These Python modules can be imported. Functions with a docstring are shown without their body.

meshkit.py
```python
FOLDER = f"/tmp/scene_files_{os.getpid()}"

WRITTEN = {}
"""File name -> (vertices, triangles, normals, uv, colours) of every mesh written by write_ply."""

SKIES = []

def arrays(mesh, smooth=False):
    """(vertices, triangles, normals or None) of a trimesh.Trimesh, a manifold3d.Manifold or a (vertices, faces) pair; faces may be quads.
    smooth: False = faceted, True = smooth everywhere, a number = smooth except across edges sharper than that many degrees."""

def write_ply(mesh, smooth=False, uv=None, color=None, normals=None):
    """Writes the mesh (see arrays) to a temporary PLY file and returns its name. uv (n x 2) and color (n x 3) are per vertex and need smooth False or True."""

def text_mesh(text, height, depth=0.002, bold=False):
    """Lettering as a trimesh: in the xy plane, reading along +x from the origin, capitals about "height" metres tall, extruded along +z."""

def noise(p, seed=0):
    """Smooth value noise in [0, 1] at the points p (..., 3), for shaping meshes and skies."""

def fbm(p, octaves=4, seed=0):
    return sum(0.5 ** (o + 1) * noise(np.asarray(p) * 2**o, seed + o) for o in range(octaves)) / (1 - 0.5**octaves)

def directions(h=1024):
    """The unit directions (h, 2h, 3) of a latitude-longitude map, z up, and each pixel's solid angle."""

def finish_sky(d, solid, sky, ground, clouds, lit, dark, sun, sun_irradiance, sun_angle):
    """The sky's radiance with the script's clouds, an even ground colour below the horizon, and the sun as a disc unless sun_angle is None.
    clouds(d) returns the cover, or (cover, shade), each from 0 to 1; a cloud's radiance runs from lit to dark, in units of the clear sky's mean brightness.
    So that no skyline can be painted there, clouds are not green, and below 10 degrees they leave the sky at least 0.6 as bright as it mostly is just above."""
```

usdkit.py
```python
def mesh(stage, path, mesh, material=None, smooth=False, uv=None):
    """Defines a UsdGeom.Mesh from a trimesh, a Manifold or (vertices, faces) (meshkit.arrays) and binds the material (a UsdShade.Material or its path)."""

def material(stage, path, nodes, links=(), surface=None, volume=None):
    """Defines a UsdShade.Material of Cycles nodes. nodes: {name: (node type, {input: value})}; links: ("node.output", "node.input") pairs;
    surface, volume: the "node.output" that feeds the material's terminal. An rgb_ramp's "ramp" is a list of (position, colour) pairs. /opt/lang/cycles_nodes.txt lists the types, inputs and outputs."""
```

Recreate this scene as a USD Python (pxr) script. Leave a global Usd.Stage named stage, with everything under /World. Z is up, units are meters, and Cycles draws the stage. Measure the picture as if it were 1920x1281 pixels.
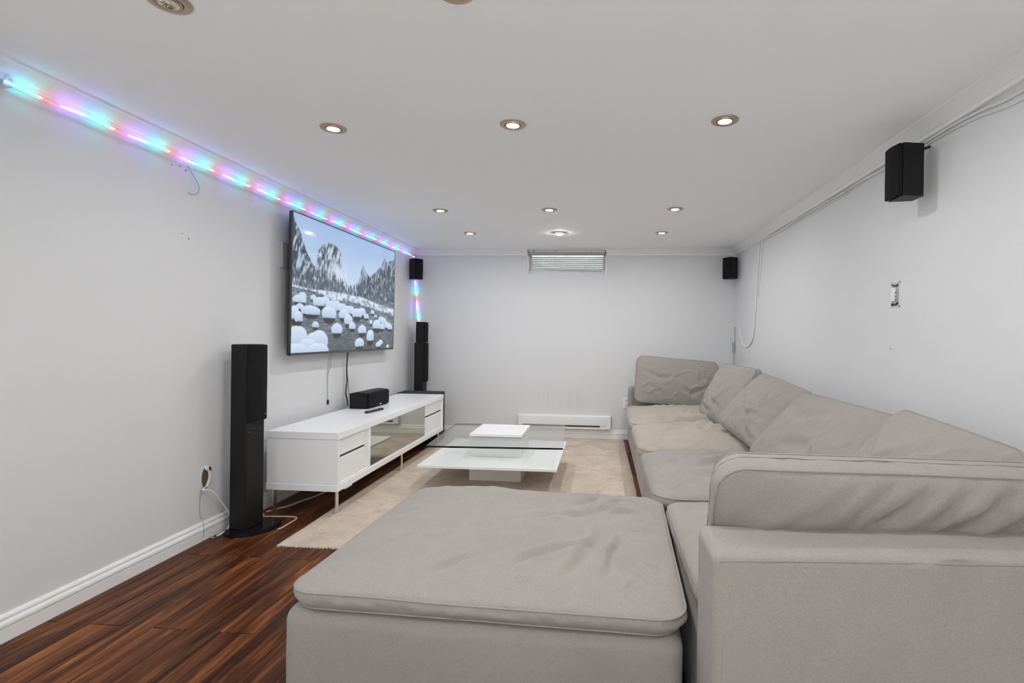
import math, random, numpy as np, trimesh, usdkit
from meshkit import fbm, noise
from shapely.geometry import Polygon
from pxr import Usd, UsdGeom, UsdLux, UsdShade, Sdf, Gf, Vt

random.seed(7)
RNG = np.random.default_rng(11)
stage = Usd.Stage.CreateInMemory()
UsdGeom.SetStageUpAxis(stage, 'Z')
UsdGeom.SetStageMetersPerUnit(stage, 1.0)
UsdGeom.Xform.Define(stage, '/World')
UsdGeom.Scope.Define(stage, '/World/Looks')

# ------------------------------------------------------------------ camera, sky, exposure, lamp power
W, D, H = 3.5455, 5.6812, 2.0692          # room: x 0..W, rear wall at y = D, ceiling at H
YB = -2.05                                # wall behind the camera
LAMP = 655.0                              # radiance of a downlight's lens
LAMP_COLOR = (1.0, 0.990, 0.972)
EXPOSURE = 0.10
yaw, pitch, roll = -0.07872, -0.00237, 0.0128
F_PX, CX, CY = 970.38, 1055.13, 631.16    # lens in pixels of the 1920 x 1281 frame
cam = UsdGeom.Camera.Define(stage, '/World/camera')
cyw, syw = math.cos(yaw), math.sin(yaw)
fw = np.array([syw * math.cos(pitch), cyw * math.cos(pitch), math.sin(pitch)])
rt = np.array([cyw, -syw, 0.0])
up = np.cross(rt, fw)
rt, up = rt * math.cos(roll) + up * math.sin(roll), -rt * math.sin(roll) + up * math.cos(roll)
cam.AddTransformOp().Set(Gf.Matrix4d(*rt, 0, *up, 0, *(-fw), 0, 2.1398, 0.0, 1.1266, 1))
cam.CreateHorizontalApertureAttr(36.0)
cam.CreateVerticalApertureAttr(36.0 * 1281 / 1920)
cam.CreateFocalLengthAttr(F_PX / 1920 * 36)
cam.CreateHorizontalApertureOffsetAttr((960 - CX) / 1920 * 36)
cam.CreateVerticalApertureOffsetAttr((CY - 640.5) / 1920 * 36)
cam.CreateClippingRangeAttr(Gf.Vec2f(0.05, 200))
cam.CreateExposureAttr(EXPOSURE)
dome = UsdLux.DomeLight.Define(stage, '/World/sky')
dome.CreateColorAttr(Gf.Vec3f(0.95, 0.98, 1.0))
dome.CreateIntensityAttr(0.92)

# ------------------------------------------------------------------ scene helpers
used = set()
def numbered(path):
    if path not in used:
        used.add(path); return path
    k = 1
    while f'{path}_{k:03d}' in used: k += 1
    used.add(f'{path}_{k:03d}')
    return f'{path}_{k:03d}'
LOC = {}
def setdata(p, label=None, cat=None, group=None, kind=None):
    for k, v in (('label', label), ('category', cat), ('group', group), ('kind', kind)):
        if v: p.SetCustomDataByKey(k, v)
def thing(name, label, cat, loc=(0, 0, 0), group=None, kind=None):
    path = numbered('/World/' + name)
    x = UsdGeom.Xform.Define(stage, path)
    x.AddTranslateOp().Set(Gf.Vec3d(*map(float, loc)))
    LOC[path] = np.array(loc, float)
    setdata(x.GetPrim(), label, cat, group, kind)
    return path
def obj(name, mesh, mat, parent=None, smooth=30, label=None, cat=None, group=None, kind=None, local=False):
    """One mesh; mesh given in world coordinates (or the parent's when local)."""
    path = numbered((parent or '/World') + '/' + name)
    off = LOC.get(parent, np.zeros(3)) if parent else np.zeros(3)
    LOC[path] = off
    v, f = (mesh.vertices, mesh.faces) if hasattr(mesh, 'vertices') else mesh
    v = np.asarray(v, float)
    if not local: v = v - off
    m = usdkit.mesh(stage, path, (v, np.asarray(f)), M[mat] if isinstance(mat, str) else mat, smooth=smooth)
    setdata(m.GetPrim(), label, cat, group, kind)
    return path
def struct(name, mesh, mat, label=None, smooth=30, parent=None):
    return obj(name, mesh, mat, parent, smooth, label=label, kind='structure' if parent is None else None)

# ------------------------------------------------------------------ shape helpers
cat_ = trimesh.util.concatenate
def bx(x0, x1, y0, y1, z0, z1):
    b = trimesh.creation.box([x1 - x0, y1 - y0, z1 - z0])
    b.apply_translation([(x0 + x1) / 2, (y0 + y1) / 2, (z0 + z1) / 2])
    return b
def rb(x0, x1, y0, y1, z0, z1, r=.004, n=2, inner=0):
    """Box with rounded edges; inner = extra cuts between the roundings for later displacement."""
    h = np.array([x1 - x0, y1 - y0, z1 - z0]) / 2
    c = np.array([x1 + x0, y1 + y0, z1 + z0]) / 2
    r = min(r, h.min() * .999)
    ax = []
    for k in range(3):
        a = np.concatenate([-h[k] + r * (1 - np.tan(np.linspace(math.pi / 4, 0, n + 1))), np.linspace(-h[k] + r, h[k] - r, inner + 2)[1:-1] if inner else [], h[k] - r * (1 - np.tan(np.linspace(0, math.pi / 4, n + 1)))])
        ax.append(a)
    V, Fc, n0 = [], [], 0
    for k in range(3):
        i, j = [(1, 2), (2, 0), (0, 1)][k]
        for s in (-1, 1):
            A, B = np.meshgrid(ax[i], ax[j], indexing='ij')
            P = np.zeros(A.shape + (3,)); P[..., i] = A; P[..., j] = B; P[..., k] = s * h[k]
            na, nb = A.shape
            idx = np.arange(na * nb).reshape(na, nb) + n0
            q = np.stack([idx[:-1, :-1], idx[1:, :-1], idx[1:, 1:], idx[:-1, 1:]], -1).reshape(-1, 4)
            if s < 0: q = q[:, ::-1]
            V.append(P.reshape(-1, 3)); Fc.append(q); n0 += na * nb
    V, Fc = np.vstack(V), np.vstack(Fc)
    inn = np.clip(V, -(h - r), h - r)
    d = V - inn
    V = inn + d * (r / np.maximum(np.linalg.norm(d, axis=1, keepdims=True), 1e-9))
    m = trimesh.Trimesh(V + c, np.vstack([Fc[:, [0, 1, 2]], Fc[:, [0, 2, 3]]]), process=False)
    m.merge_vertices(digits_vertex=6)
    return m
def prism(poly, a, b, axis):
    """poly (2D points) swept from a to b. axis 'y': points are (x, z); 'x': points are (y, z); 'z': points are (x, y)."""
    m = trimesh.creation.extrude_polygon(poly if isinstance(poly, Polygon) else Polygon(poly), b - a, engine='earcut')
    v = m.vertices.copy(); f = m.faces
    if axis == 'y': w = np.stack([v[:, 0], v[:, 2] + a, v[:, 1]], 1); f = f[:, ::-1]
    elif axis == 'x': w = np.stack([v[:, 2] + a, v[:, 0], v[:, 1]], 1)
    else: w = np.stack([v[:, 0], v[:, 1], v[:, 2] + a], 1)
    return trimesh.Trimesh(w, f, process=False)
def spline(pts, n=12, closed=False):
    p = np.asarray(pts, float)
    if len(p) < 3 and not closed: return p
    q = np.vstack([p[-1], p, p[0], p[1]]) if closed else np.vstack([2 * p[0] - p[1], p, 2 * p[-1] - p[-2]])
    out = []
    for i in range(len(q) - 3):
        t = np.linspace(0, 1, n, endpoint=False)[:, None]
        a, b, c, d = q[i:i + 4]
        out.append(.5 * (2 * b + (c - a) * t + (2 * a - 5 * b + 4 * c - d) * t**2 + (3 * b - a - 3 * c + d) * t**3))
    if not closed: out.append(p[-1:])
    return np.vstack(out)
def tube(path, r, sides=8, closed=False):
    p = np.asarray(path, float); n = len(p)
    t = np.roll(p, -1, 0) - np.roll(p, 1, 0)
    if not closed: t[0], t[-1] = p[1] - p[0], p[-1] - p[-2]
    t /= np.maximum(np.linalg.norm(t, axis=1, keepdims=True), 1e-12)
    ref = np.array([0, 0, 1.0]) if abs(t[0][2]) < .9 else np.array([1.0, 0, 0])
    u = np.zeros_like(p); a = ref - t[0] * (ref @ t[0]); u[0] = a / np.linalg.norm(a)
    for i in range(1, n):
        a = u[i - 1] - t[i] * (u[i - 1] @ t[i]); u[i] = a / max(np.linalg.norm(a), 1e-12)
    w = np.cross(t, u)
    ang = np.linspace(0, 2 * math.pi, sides, endpoint=False)
    rr = np.broadcast_to(np.asarray(r, float), (n,))
    V = (p[:, None] + rr[:, None, None] * (np.cos(ang)[None, :, None] * u[:, None] + np.sin(ang)[None, :, None] * w[:, None])).reshape(-1, 3)
    idx = np.arange(n * sides).reshape(n, sides)
    a = idx if closed else idx[:-1]
    b = np.roll(idx, -1, 0) if closed else idx[1:]
    q = np.stack([a, np.roll(a, -1, 1), np.roll(b, -1, 1), b], -1).reshape(-1, 4)
    F = np.vstack([q[:, [0, 1, 2]], q[:, [0, 2, 3]]])
    if not closed:
        V = np.vstack([V, p[:1], p[-1:]])
        k = n * sides
        e0 = np.stack([np.full(sides, k), np.roll(idx[0], -1), idx[0]], 1)
        e1 = np.stack([np.full(sides, k + 1), idx[-1], np.roll(idx[-1], -1)], 1)
        F = np.vstack([F, e0, e1])
    return trimesh.Trimesh(V, F, process=False)
def lathe(profile, at, sides=40, tilt=None):
    m = trimesh.creation.revolve(np.asarray(profile, float), sections=sides)
    if tilt is not None: m.apply_transform(tilt)
    m.apply_translation(at)
    return m
def moved(m, R=None, t=(0, 0, 0)):
    v = np.asarray(m.vertices)
    if R is not None: v = v @ np.asarray(R).T
    return trimesh.Trimesh(v + np.asarray(t), m.faces, process=False)
def rotz(deg):
    a = math.radians(deg); return np.array([[math.cos(a), -math.sin(a), 0], [math.sin(a), math.cos(a), 0], [0, 0, 1]])

# ------------------------------------------------------------------ materials
M = {}
def mat(name, nodes, links, surface):
    M[name] = usdkit.material(stage, '/World/Looks/' + name, nodes, links, surface=surface)
def plain(name, color, rough=.5, metal=0.0, spec=.5, bump=0, bscale=200, var=0, vscale=6, coat=0, aniso=None):
    n = {'g': ('geometry', {}), 'p': ('principled_bsdf', {'base_color': color, 'roughness': rough, 'metallic': metal, 'specular_ior_level': spec, 'coat_weight': coat, 'coat_roughness': .05})}
    l = []
    src = 'g.position'
    if aniso:
        n['mp'] = ('mapping', {'mapping_type': 'point', 'scale': aniso}); l.append(('g.position', 'mp.vector')); src = 'mp.vector'
    if bump:
        n['nb'] = ('noise_texture', {'scale': bscale, 'detail': 1}); n['b'] = ('bump', {'strength': 1.0, 'distance': bump})
        l += [(src, 'nb.vector'), ('nb.fac', 'b.height'), ('b.normal', 'p.normal')]
    if var:
        c = np.array(color)
        n['nv'] = ('noise_texture', {'scale': vscale, 'detail': 5, 'roughness': .6})
        n['rv'] = ('rgb_ramp', {'ramp': [(.3, tuple(c * (1 - var))), (.7, tuple(np.minimum(c * (1 + var), 1)))]})
        l += [(src, 'nv.vector'), ('nv.fac', 'rv.fac'), ('rv.color', 'p.base_color')]
    mat(name, n, l, 'p.BSDF')

WALL = (.735, .742, .755)
plain('ceiling_paint', (.935, .945, .96), .85)
plain('wall_paint', (.735, .742, .755), .75, bump=.0006, bscale=180)
plain('trim_paint', (.88, .88, .875), .4)
plain('white_lacquer', (.93, .935, .95), .28, spec=.22)
plain('white_laminate', (.91, .905, .90), .25)
plain('white_plastic', (.85, .85, .83), .4)
plain('grey_plastic', (.42, .42, .43), .5)
plain('heater_enamel', (.86, .865, .87), .35)
plain('dark_slot', (.03, .03, .03), .7)
plain('black_vinyl', (.008, .0075, .0075), .5, spec=.3, bump=.0004, bscale=420)
plain('black_cloth', (.008, .008, .010), .9, spec=.25, bump=.0006, bscale=1400)
plain('black_plastic', (.018, .018, .019), .35)
plain('black_gloss', (.008, .008, .010), .12)
plain('sub_cloth', (.03, .03, .032), .8, bump=.0006, bscale=1200)
plain('bezel', (.07, .068, .066), .3)
plain('badge_metal', (.75, .75, .75), .25, metal=1)
plain('chrome', (.78, .77, .74), .13, metal=1)
plain('brushed_bronze', (.50, .40, .30), .38, metal=.85, aniso=(40, 40, 400), bump=.0002, bscale=20)
plain('dark_gap', (.02, .016, .012), .8)
plain('reflector', (.7, .62, .5), .12, metal=1)
plain('white_cable', (.82, .81, .79), .45)
plain('tan_cable', (.62, .47, .37), .5)
plain('grey_cable', (.35, .34, .34), .5)
plain('black_cable', (.02, .02, .022), .45)
plain('galvanised', (.55, .55, .55), .35, metal=.7, var=.25, vscale=150)
plain('brown_hole', (.12, .085, .06), .8, var=.3, vscale=120)
plain('plaster', (.8, .79, .76), .8, bump=.002, bscale=160)
mat('blind_slat', {'d': ('principled_bsdf', {'base_color': (.88, .885, .83), 'roughness': .45}), 't': ('translucent_bsdf', {'color': (.85, .86, .78)}), 'm': ('mix_closure', {'fac': .3})}, [('d.BSDF', 'm.closure1'), ('t.BSDF', 'm.closure2')], 'm.closure')
plain('sill_paint', (.80, .81, .86), .55, bump=.001, bscale=120)
plain('window_frame', (.86, .86, .86), .4)
plain('well_concrete', (.66, .66, .68), .9, var=.2, vscale=6)
plain('grime', (.30, .28, .26), .9)
plain('subfloor', (.04, .025, .018), .9)
# window pane and table glass: mostly clear, mirror at grazing angles
mat('pane', {'f': ('layer_weight', {'blend': .5}), 'q': ('math', {'math_type': 'power', 'value2': 5.0}), 'k': ('math', {'math_type': 'multiply_add', 'value2': .92, 'value3': .045}), 't': ('transparent_bsdf', {'color': (.93, .95, .94)}), 'g': ('glossy_bsdf', {'color': (1, 1, 1), 'roughness': .02}), 'm': ('mix_closure', {})},
    [('f.facing', 'q.value1'), ('q.value', 'k.value1'), ('k.value', 'm.fac'), ('t.BSDF', 'm.closure1'), ('g.BSDF', 'm.closure2')], 'm.closure')
mat('table_glass', {'f': ('layer_weight', {'blend': .5}), 'q': ('math', {'math_type': 'power', 'value2': 5.0}), 'k': ('math', {'math_type': 'multiply_add', 'value2': .92, 'value3': .045}), 't': ('transparent_bsdf', {'color': (.915, .935, .925)}), 'g': ('glossy_bsdf', {'color': (1, 1, 1), 'roughness': .01}), 'm': ('mix_closure', {})},
    [('f.facing', 'q.value1'), ('q.value', 'k.value1'), ('k.value', 'm.fac'), ('t.BSDF', 'm.closure1'), ('g.BSDF', 'm.closure2')], 'm.closure')
plain('glass_edge', (.012, .02, .018), .1)
plain('smoked_mirror', (.56, .57, .50), .03, metal=1)
# lamp
mat('lamp', {'e': ('emission', {'color': LAMP_COLOR, 'strength': LAMP})}, [], 'e.emission')
# heathered sofa cloth
def cloth(name, base, var=.10):
    b = np.array(base)
    n = {'g': ('geometry', {}),
         'm1': ('mapping', {'mapping_type': 'point', 'scale': (560, 560, 230)}), 'n1': ('noise_texture', {'scale': 1.0, 'detail': 2}),
         'm2': ('mapping', {'mapping_type': 'point', 'scale': (230, 230, 640)}), 'n2': ('noise_texture', {'scale': 1.0, 'detail': 2}),
         'n3': ('noise_texture', {'scale': 3.2, 'detail': 4, 'roughness': .6}),
         'a': ('math', {'math_type': 'add'}), 'h': ('math', {'math_type': 'multiply', 'value2': .5}),
         'r1': ('rgb_ramp', {'ramp': [(.30, tuple(b * (1 - 1.9 * var))), (.45, tuple(b * (1 - .4 * var))), (.55, tuple(b * (1 + .4 * var))), (.72, tuple(b * (1 + 1.6 * var)))]}),
         'r3': ('rgb_ramp', {'ramp': [(.3, (.95, .95, .955)), (.7, (1.04, 1.035, 1.02))]}),
         'mx': ('mix', {'mix_type': 'multiply', 'fac': 1.0}),
         'b': ('bump', {'strength': .5, 'distance': .0012}),
         'p': ('principled_bsdf', {'roughness': .92, 'specular_ior_level': .15, 'sheen_weight': .12, 'sheen_roughness': .6})}
    l = [('g.position', 'm1.vector'), ('m1.vector', 'n1.vector'), ('g.position', 'm2.vector'), ('m2.vector', 'n2.vector'), ('g.position', 'n3.vector'),
         ('n1.fac', 'a.value1'), ('n2.fac', 'a.value2'), ('a.value', 'h.value1'), ('h.value', 'r1.fac'), ('n3.fac', 'r3.fac'), ('r1.color', 'mx.color1'), ('r3.color', 'mx.color2'),
         ('mx.color', 'p.base_color'), ('h.value', 'b.height'), ('b.normal', 'p.normal')]
    mat(name, n, l, 'p.BSDF')
cloth('sofa_cloth', (.335, .306, .284))
cloth('sofa_cloth_warm', (.42, .375, .328))
cloth('sofa_thread', (.30, .275, .25), .05)
# wood planks
mat('plank_wood', {'g': ('geometry', {}), 'o': ('object_info', {}), 's': ('math', {'math_type': 'multiply', 'value2': 37.0}), 'c': ('combine_xyz', {}), 'v': ('vector_math', {'math_type': 'add'}),
    'mp': ('mapping', {'mapping_type': 'point', 'scale': (20, 1.5, 20)}), 'n': ('noise_texture', {'scale': 1.0, 'detail': 7, 'roughness': .66, 'distortion': 1.1}),
    'mp2': ('mapping', {'mapping_type': 'point', 'scale': (160, 4, 160)}), 'n2': ('noise_texture', {'scale': 1.0, 'detail': 3}),
    'r': ('rgb_ramp', {'ramp': [(.30, (.014, .0045, .0028)), (.42, (.050, .0150, .0062)), (.52, (.115, .036, .0115)), (.62, (.24, .085, .024)), (.74, (.40, .165, .050))]}),
    'r2': ('rgb_ramp', {'ramp': [(.3, (.72, .72, .72)), (.7, (1.18, 1.18, 1.18))]}), 'mx': ('mix', {'mix_type': 'multiply', 'fac': 1.0}),
    'rt': ('rgb_ramp', {'ramp': [(0.0, (.75, .72, .70)), (1.0, (1.2, 1.15, 1.1))]}), 'mx2': ('mix', {'mix_type': 'multiply', 'fac': 1.0}),
    'b': ('bump', {'strength': .3, 'distance': .0008}), 'p': ('principled_bsdf', {'roughness': .36, 'specular_ior_level': .14})},
    [('o.random', 's.value1'), ('s.value', 'c.x'), ('s.value', 'c.y'), ('g.position', 'v.vector1'), ('c.vector', 'v.vector2'), ('v.vector', 'mp.vector'), ('mp.vector', 'n.vector'), ('v.vector', 'mp2.vector'), ('mp2.vector', 'n2.vector'),
     ('n.fac', 'r.fac'), ('n2.fac', 'r2.fac'), ('r.color', 'mx.color1'), ('r2.color', 'mx.color2'), ('o.random', 'rt.fac'), ('mx.color', 'mx2.color1'), ('rt.color', 'mx2.color2'), ('mx2.color', 'p.base_color'), ('n2.fac', 'b.height'), ('b.normal', 'p.normal')], 'p.BSDF')
# worn rug
mat('rug_pile', {'g': ('geometry', {}), 'n': ('noise_texture', {'scale': 5.5, 'detail': 7, 'roughness': .68, 'distortion': .5}), 'n2': ('noise_texture', {'scale': 420, 'detail': 2}), 'n3': ('noise_texture', {'scale': 26, 'detail': 5, 'roughness': .7}),
    'r': ('rgb_ramp', {'ramp': [(.30, (.53, .44, .36)), (.5, (.65, .55, .455)), (.66, (.71, .625, .53))]}), 'r3': ('rgb_ramp', {'ramp': [(.30, (.72, .70, .69)), (.48, (1, 1, 1))]}), 'r2': ('rgb_ramp', {'ramp': [(.3, (.86, .86, .86)), (.7, (1.1, 1.1, 1.1))]}),
    'm1': ('mix', {'mix_type': 'multiply', 'fac': .6}), 'm2': ('mix', {'mix_type': 'multiply', 'fac': 1.0}), 'b': ('bump', {'strength': .8, 'distance': .003}), 'p': ('principled_bsdf', {'roughness': .95, 'specular_ior_level': .1})},
    [('g.position', 'n.vector'), ('g.position', 'n2.vector'), ('g.position', 'n3.vector'), ('n.fac', 'r.fac'), ('n3.fac', 'r3.fac'), ('n2.fac', 'r2.fac'), ('r.color', 'm1.color1'), ('r3.color', 'm1.color2'), ('m1.color', 'm2.color1'), ('r2.color', 'm2.color2'), ('m2.color', 'p.base_color'), ('n2.fac', 'b.height'), ('b.normal', 'p.normal')], 'p.BSDF')
plain('cream_pile', (.86, .84, .80), .95, bump=.002, bscale=500)
plain('rug_fringe', (.70, .63, .54), .95)
# rear wall: paint with faint grey streaks of soot above the heater
mat('wall_rear_paint', {'g': ('geometry', {}), 'sp': ('separate_xyz', {}), 'mp': ('mapping', {'mapping_type': 'point', 'scale': (38, 1, 2.2)}), 'n': ('noise_texture', {'scale': 1.0, 'detail': 4}),
    'x0': ('map_range', {'range_type': 'smoothstep', 'from_min': 1.25, 'from_max': 1.55}), 'x1': ('map_range', {'range_type': 'smoothstep', 'from_min': 2.05, 'from_max': 1.9}),
    'z0': ('map_range', {'range_type': 'smoothstep', 'from_min': .28, 'from_max': .36}), 'z1': ('map_range', {'range_type': 'smoothstep', 'from_min': .66, 'from_max': .42}),
    'a': ('math', {'math_type': 'multiply'}), 'b': ('math', {'math_type': 'multiply'}), 'c': ('math', {'math_type': 'multiply'}), 'd': ('math', {'math_type': 'multiply'}), 'nn': ('map_range', {'from_min': .42, 'from_max': .75, 'clamp': True, 'to_max': .22}),
    'mx': ('mix', {'mix_type': 'mix', 'color1': WALL, 'color2': (.45, .44, .43)}), 'nb': ('noise_texture', {'scale': 180, 'detail': 1}), 'bp': ('bump', {'strength': 1.0, 'distance': .0006}), 'p': ('principled_bsdf', {'roughness': .75})},
    [('g.position', 'sp.vector'), ('g.position', 'mp.vector'), ('mp.vector', 'n.vector'), ('sp.x', 'x0.value'), ('sp.x', 'x1.value'), ('sp.z', 'z0.value'), ('sp.z', 'z1.value'), ('x0.result', 'a.value1'), ('x1.result', 'a.value2'), ('z0.result', 'b.value1'), ('z1.result', 'b.value2'),
     ('a.value', 'c.value1'), ('b.value', 'c.value2'), ('n.fac', 'nn.value'), ('c.value', 'd.value1'), ('nn.result', 'd.value2'), ('d.value', 'mx.fac'), ('mx.color', 'p.base_color'), ('g.position', 'nb.vector'), ('nb.fac', 'bp.height'), ('bp.normal', 'p.normal')], 'p.BSDF')
# LED rope: teal, red, violet, blue over each 0.285 m of its length (one primvar runs along it)
TEAL, RED, LILAC, BLUE = (.6, 10.5, 9.0), (4.4, .42, .30), (6.5, 2.6, 16.0), (.7, 5.0, 17.0)
mat('led_light', {'a': ('attribute', {'attribute': 'along'}), 'm': ('math', {'math_type': 'fraction'}), 'r': ('rgb_ramp', {'ramp': [(0, RED), (.20, RED), (.28, LILAC), (.50, LILAC), (.58, BLUE), (.70, BLUE), (.78, TEAL), (.95, TEAL), (1.0, RED)]}), 'e': ('emission', {'strength': 1.0})},
    [('a.fac', 'm.value1'), ('m.value', 'r.fac'), ('r.color', 'e.color')], 'e.emission')
# television picture (colours per vertex)
mat('screen', {'a': ('attribute', {'attribute': 'picture'}), 'e': ('principled_bsdf', {'base_color': (.012, .012, .012), 'roughness': .03, 'specular_ior_level': .5, 'emission_strength': .88})}, [('a.color', 'e.emission_color')], 'e.BSDF')

# ------------------------------------------------------------------ room shell
T = .12
WIN = (1.294, 2.156, 1.791, 2.060)
fl = struct('floor', bx(-T, W + T, YB - T, D + T, -.10, -.012), 'subfloor', 'dark red-brown wooden plank floor')
P = .132
rows = []
for k in range(-1, 28):
    x0, x1 = .058 + P * k, .058 + P * (k + 1)
    x0, x1 = max(x0, 0), min(x1, W)
    if x1 - x0 < .01: continue
    ph = 2.45 if k % 2 == 0 else 1.83
    y = ph - 1.23 * math.ceil((ph - YB) / 1.23)
    while y < D:
        a, b = max(y, YB), min(y + 1.23, D)
        if b - a > .02:
            g, c = .0009, .0026
            top = [[x0 + g + c, a + g + c, 0], [x1 - g - c, a + g + c, 0], [x1 - g - c, b - g - c, 0], [x0 + g + c, b - g - c, 0]]
            mid = [[x0 + g, a + g, -.0016], [x1 - g, a + g, -.0016], [x1 - g, b - g, -.0016], [x0 + g, b - g, -.0016]]
            low = [[p[0], p[1], -.012] for p in mid]
            v = np.array(top + mid + low); f = [[0, 1, 2], [0, 2, 3]]
            for o in (0, 4):
                for i in range(4):
                    j = (i + 1) % 4; f += [[o + i, o + 4 + i, o + 4 + j], [o + i, o + 4 + j, o + j]]
            obj('plank', (v, np.array(f)), 'plank_wood', fl, smooth=False)
        y += 1.23
struct('ceiling', bx(-T, W + T, YB - T, D + T, H, H + .1), 'ceiling_paint', 'flat white ceiling with rows of recessed downlights')
wl = struct('wall_left', bx(-T, 0, YB - T, D + T, -.1, H), 'wall_paint', 'white left wall behind the television')
wr = struct('wall_right', bx(W, W + T, YB - T, D + T, -.1, H), 'wall_paint', 'white right wall behind the sofa')
W2 = (.45, 3.05, .72, 1.92)
wf = trimesh.creation.extrude_polygon(Polygon([(0, -.1), (W, -.1), (W, H), (0, H)], [[(W2[0], W2[2]), (W2[1], W2[2]), (W2[1], W2[3]), (W2[0], W2[3])]]), T, engine='earcut')
v = wf.vertices
struct('wall_front', trimesh.Trimesh(np.stack([v[:, 0], YB - T + v[:, 2], v[:, 1]], 1), wf.faces[:, ::-1], process=False), 'wall_paint', 'white wall behind the camera with a wide window', smooth=False)
pw = Polygon([(0, -.1), (W, -.1), (W, H), (0, H)], [[(WIN[0], WIN[2]), (WIN[1], WIN[2]), (WIN[1], WIN[3]), (WIN[0], WIN[3])]])
m = prism([(0, 0), (1, 0), (0, 1)], 0, 1, 'y')
wm = trimesh.creation.extrude_polygon(pw, T + .08, engine='earcut')
v = wm.vertices
wall = trimesh.Trimesh(np.stack([v[:, 0], D + v[:, 2], v[:, 1]], 1), wm.faces[:, ::-1], process=False)
struct('wall_rear', wall, 'wall_rear_paint', 'white far wall with a small high window', smooth=False)
# mouldings
crown = [(0, 0), (.072, 0), (.072, -.010), (.064, -.013), (.058, -.020), (.044, -.030), (.032, -.043), (.028, -.048), (.022, -.050), (.020, -.058), (.020, -.066), (0, -.068)]
base = [(0, 0), (.016, 0), (.016, .048), (.0135, .050), (.0135, .052), (.019, .056), (.020, .064), (.017, .071), (.010, .074), (.008, .079), (.012, .084), (.011, .090), (.006, .097), (0, .098)]
struct('trim_1', prism([(a, H + b) for a, b in crown], YB, D, 'y'), 'trim_paint', 'white crown moulding above the LED strip on the left wall', smooth=40)
struct('trim_2', prism([(W - a, H + b) for a, b in crown][::-1], YB, D, 'y'), 'trim_paint', 'white crown moulding along the top of the right wall', smooth=40)
struct('trim_3', cat_([prism([(D - a, H + b) for a, b in crown][::-1], x0, x1, 'x') for x0, x1 in ((.0, WIN[0] - .004), (WIN[1] + .004, W))]), 'trim_paint', 'white crown moulding along the far wall, cut by the window', smooth=40)
struct('baseboard_left', prism(base, YB, D, 'y'), 'trim_paint', 'white moulded baseboard of the left wall', smooth=40)
struct('baseboard_right', prism([(W - a, b) for a, b in base][::-1], YB, D, 'y'), 'trim_paint', 'white moulded baseboard of the right wall', smooth=40)
struct('baseboard_rear', prism([(D - a, b) for a, b in base][::-1], .0, W, 'x'), 'trim_paint', 'white moulded baseboard of the far wall', smooth=40)
# small marks on the left wall
for y, z, r in ((2.45, 1.955, .004), (2.487, 1.945, .005), (2.51, 1.60, .005), (2.40, 1.945, .003), (2.47, 1.62, .003)):
    mk = trimesh.creation.cylinder(r, .002, sections=10)
    obj('nail_hole', moved(mk, [[0, 0, 1], [0, 1, 0], [1, 0, 0]], (.0005, y, z)), 'grime', wl)
for y, z, r in ((2.66, 1.08, .004), (5.13, .92, .006)):
    mk = trimesh.creation.cylinder(r, .002, sections=10)
    obj('nail_hole', moved(mk, [[0, 0, 1], [0, 1, 0], [1, 0, 0]], (W - .0005, y, z)), 'grime', wr)

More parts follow.
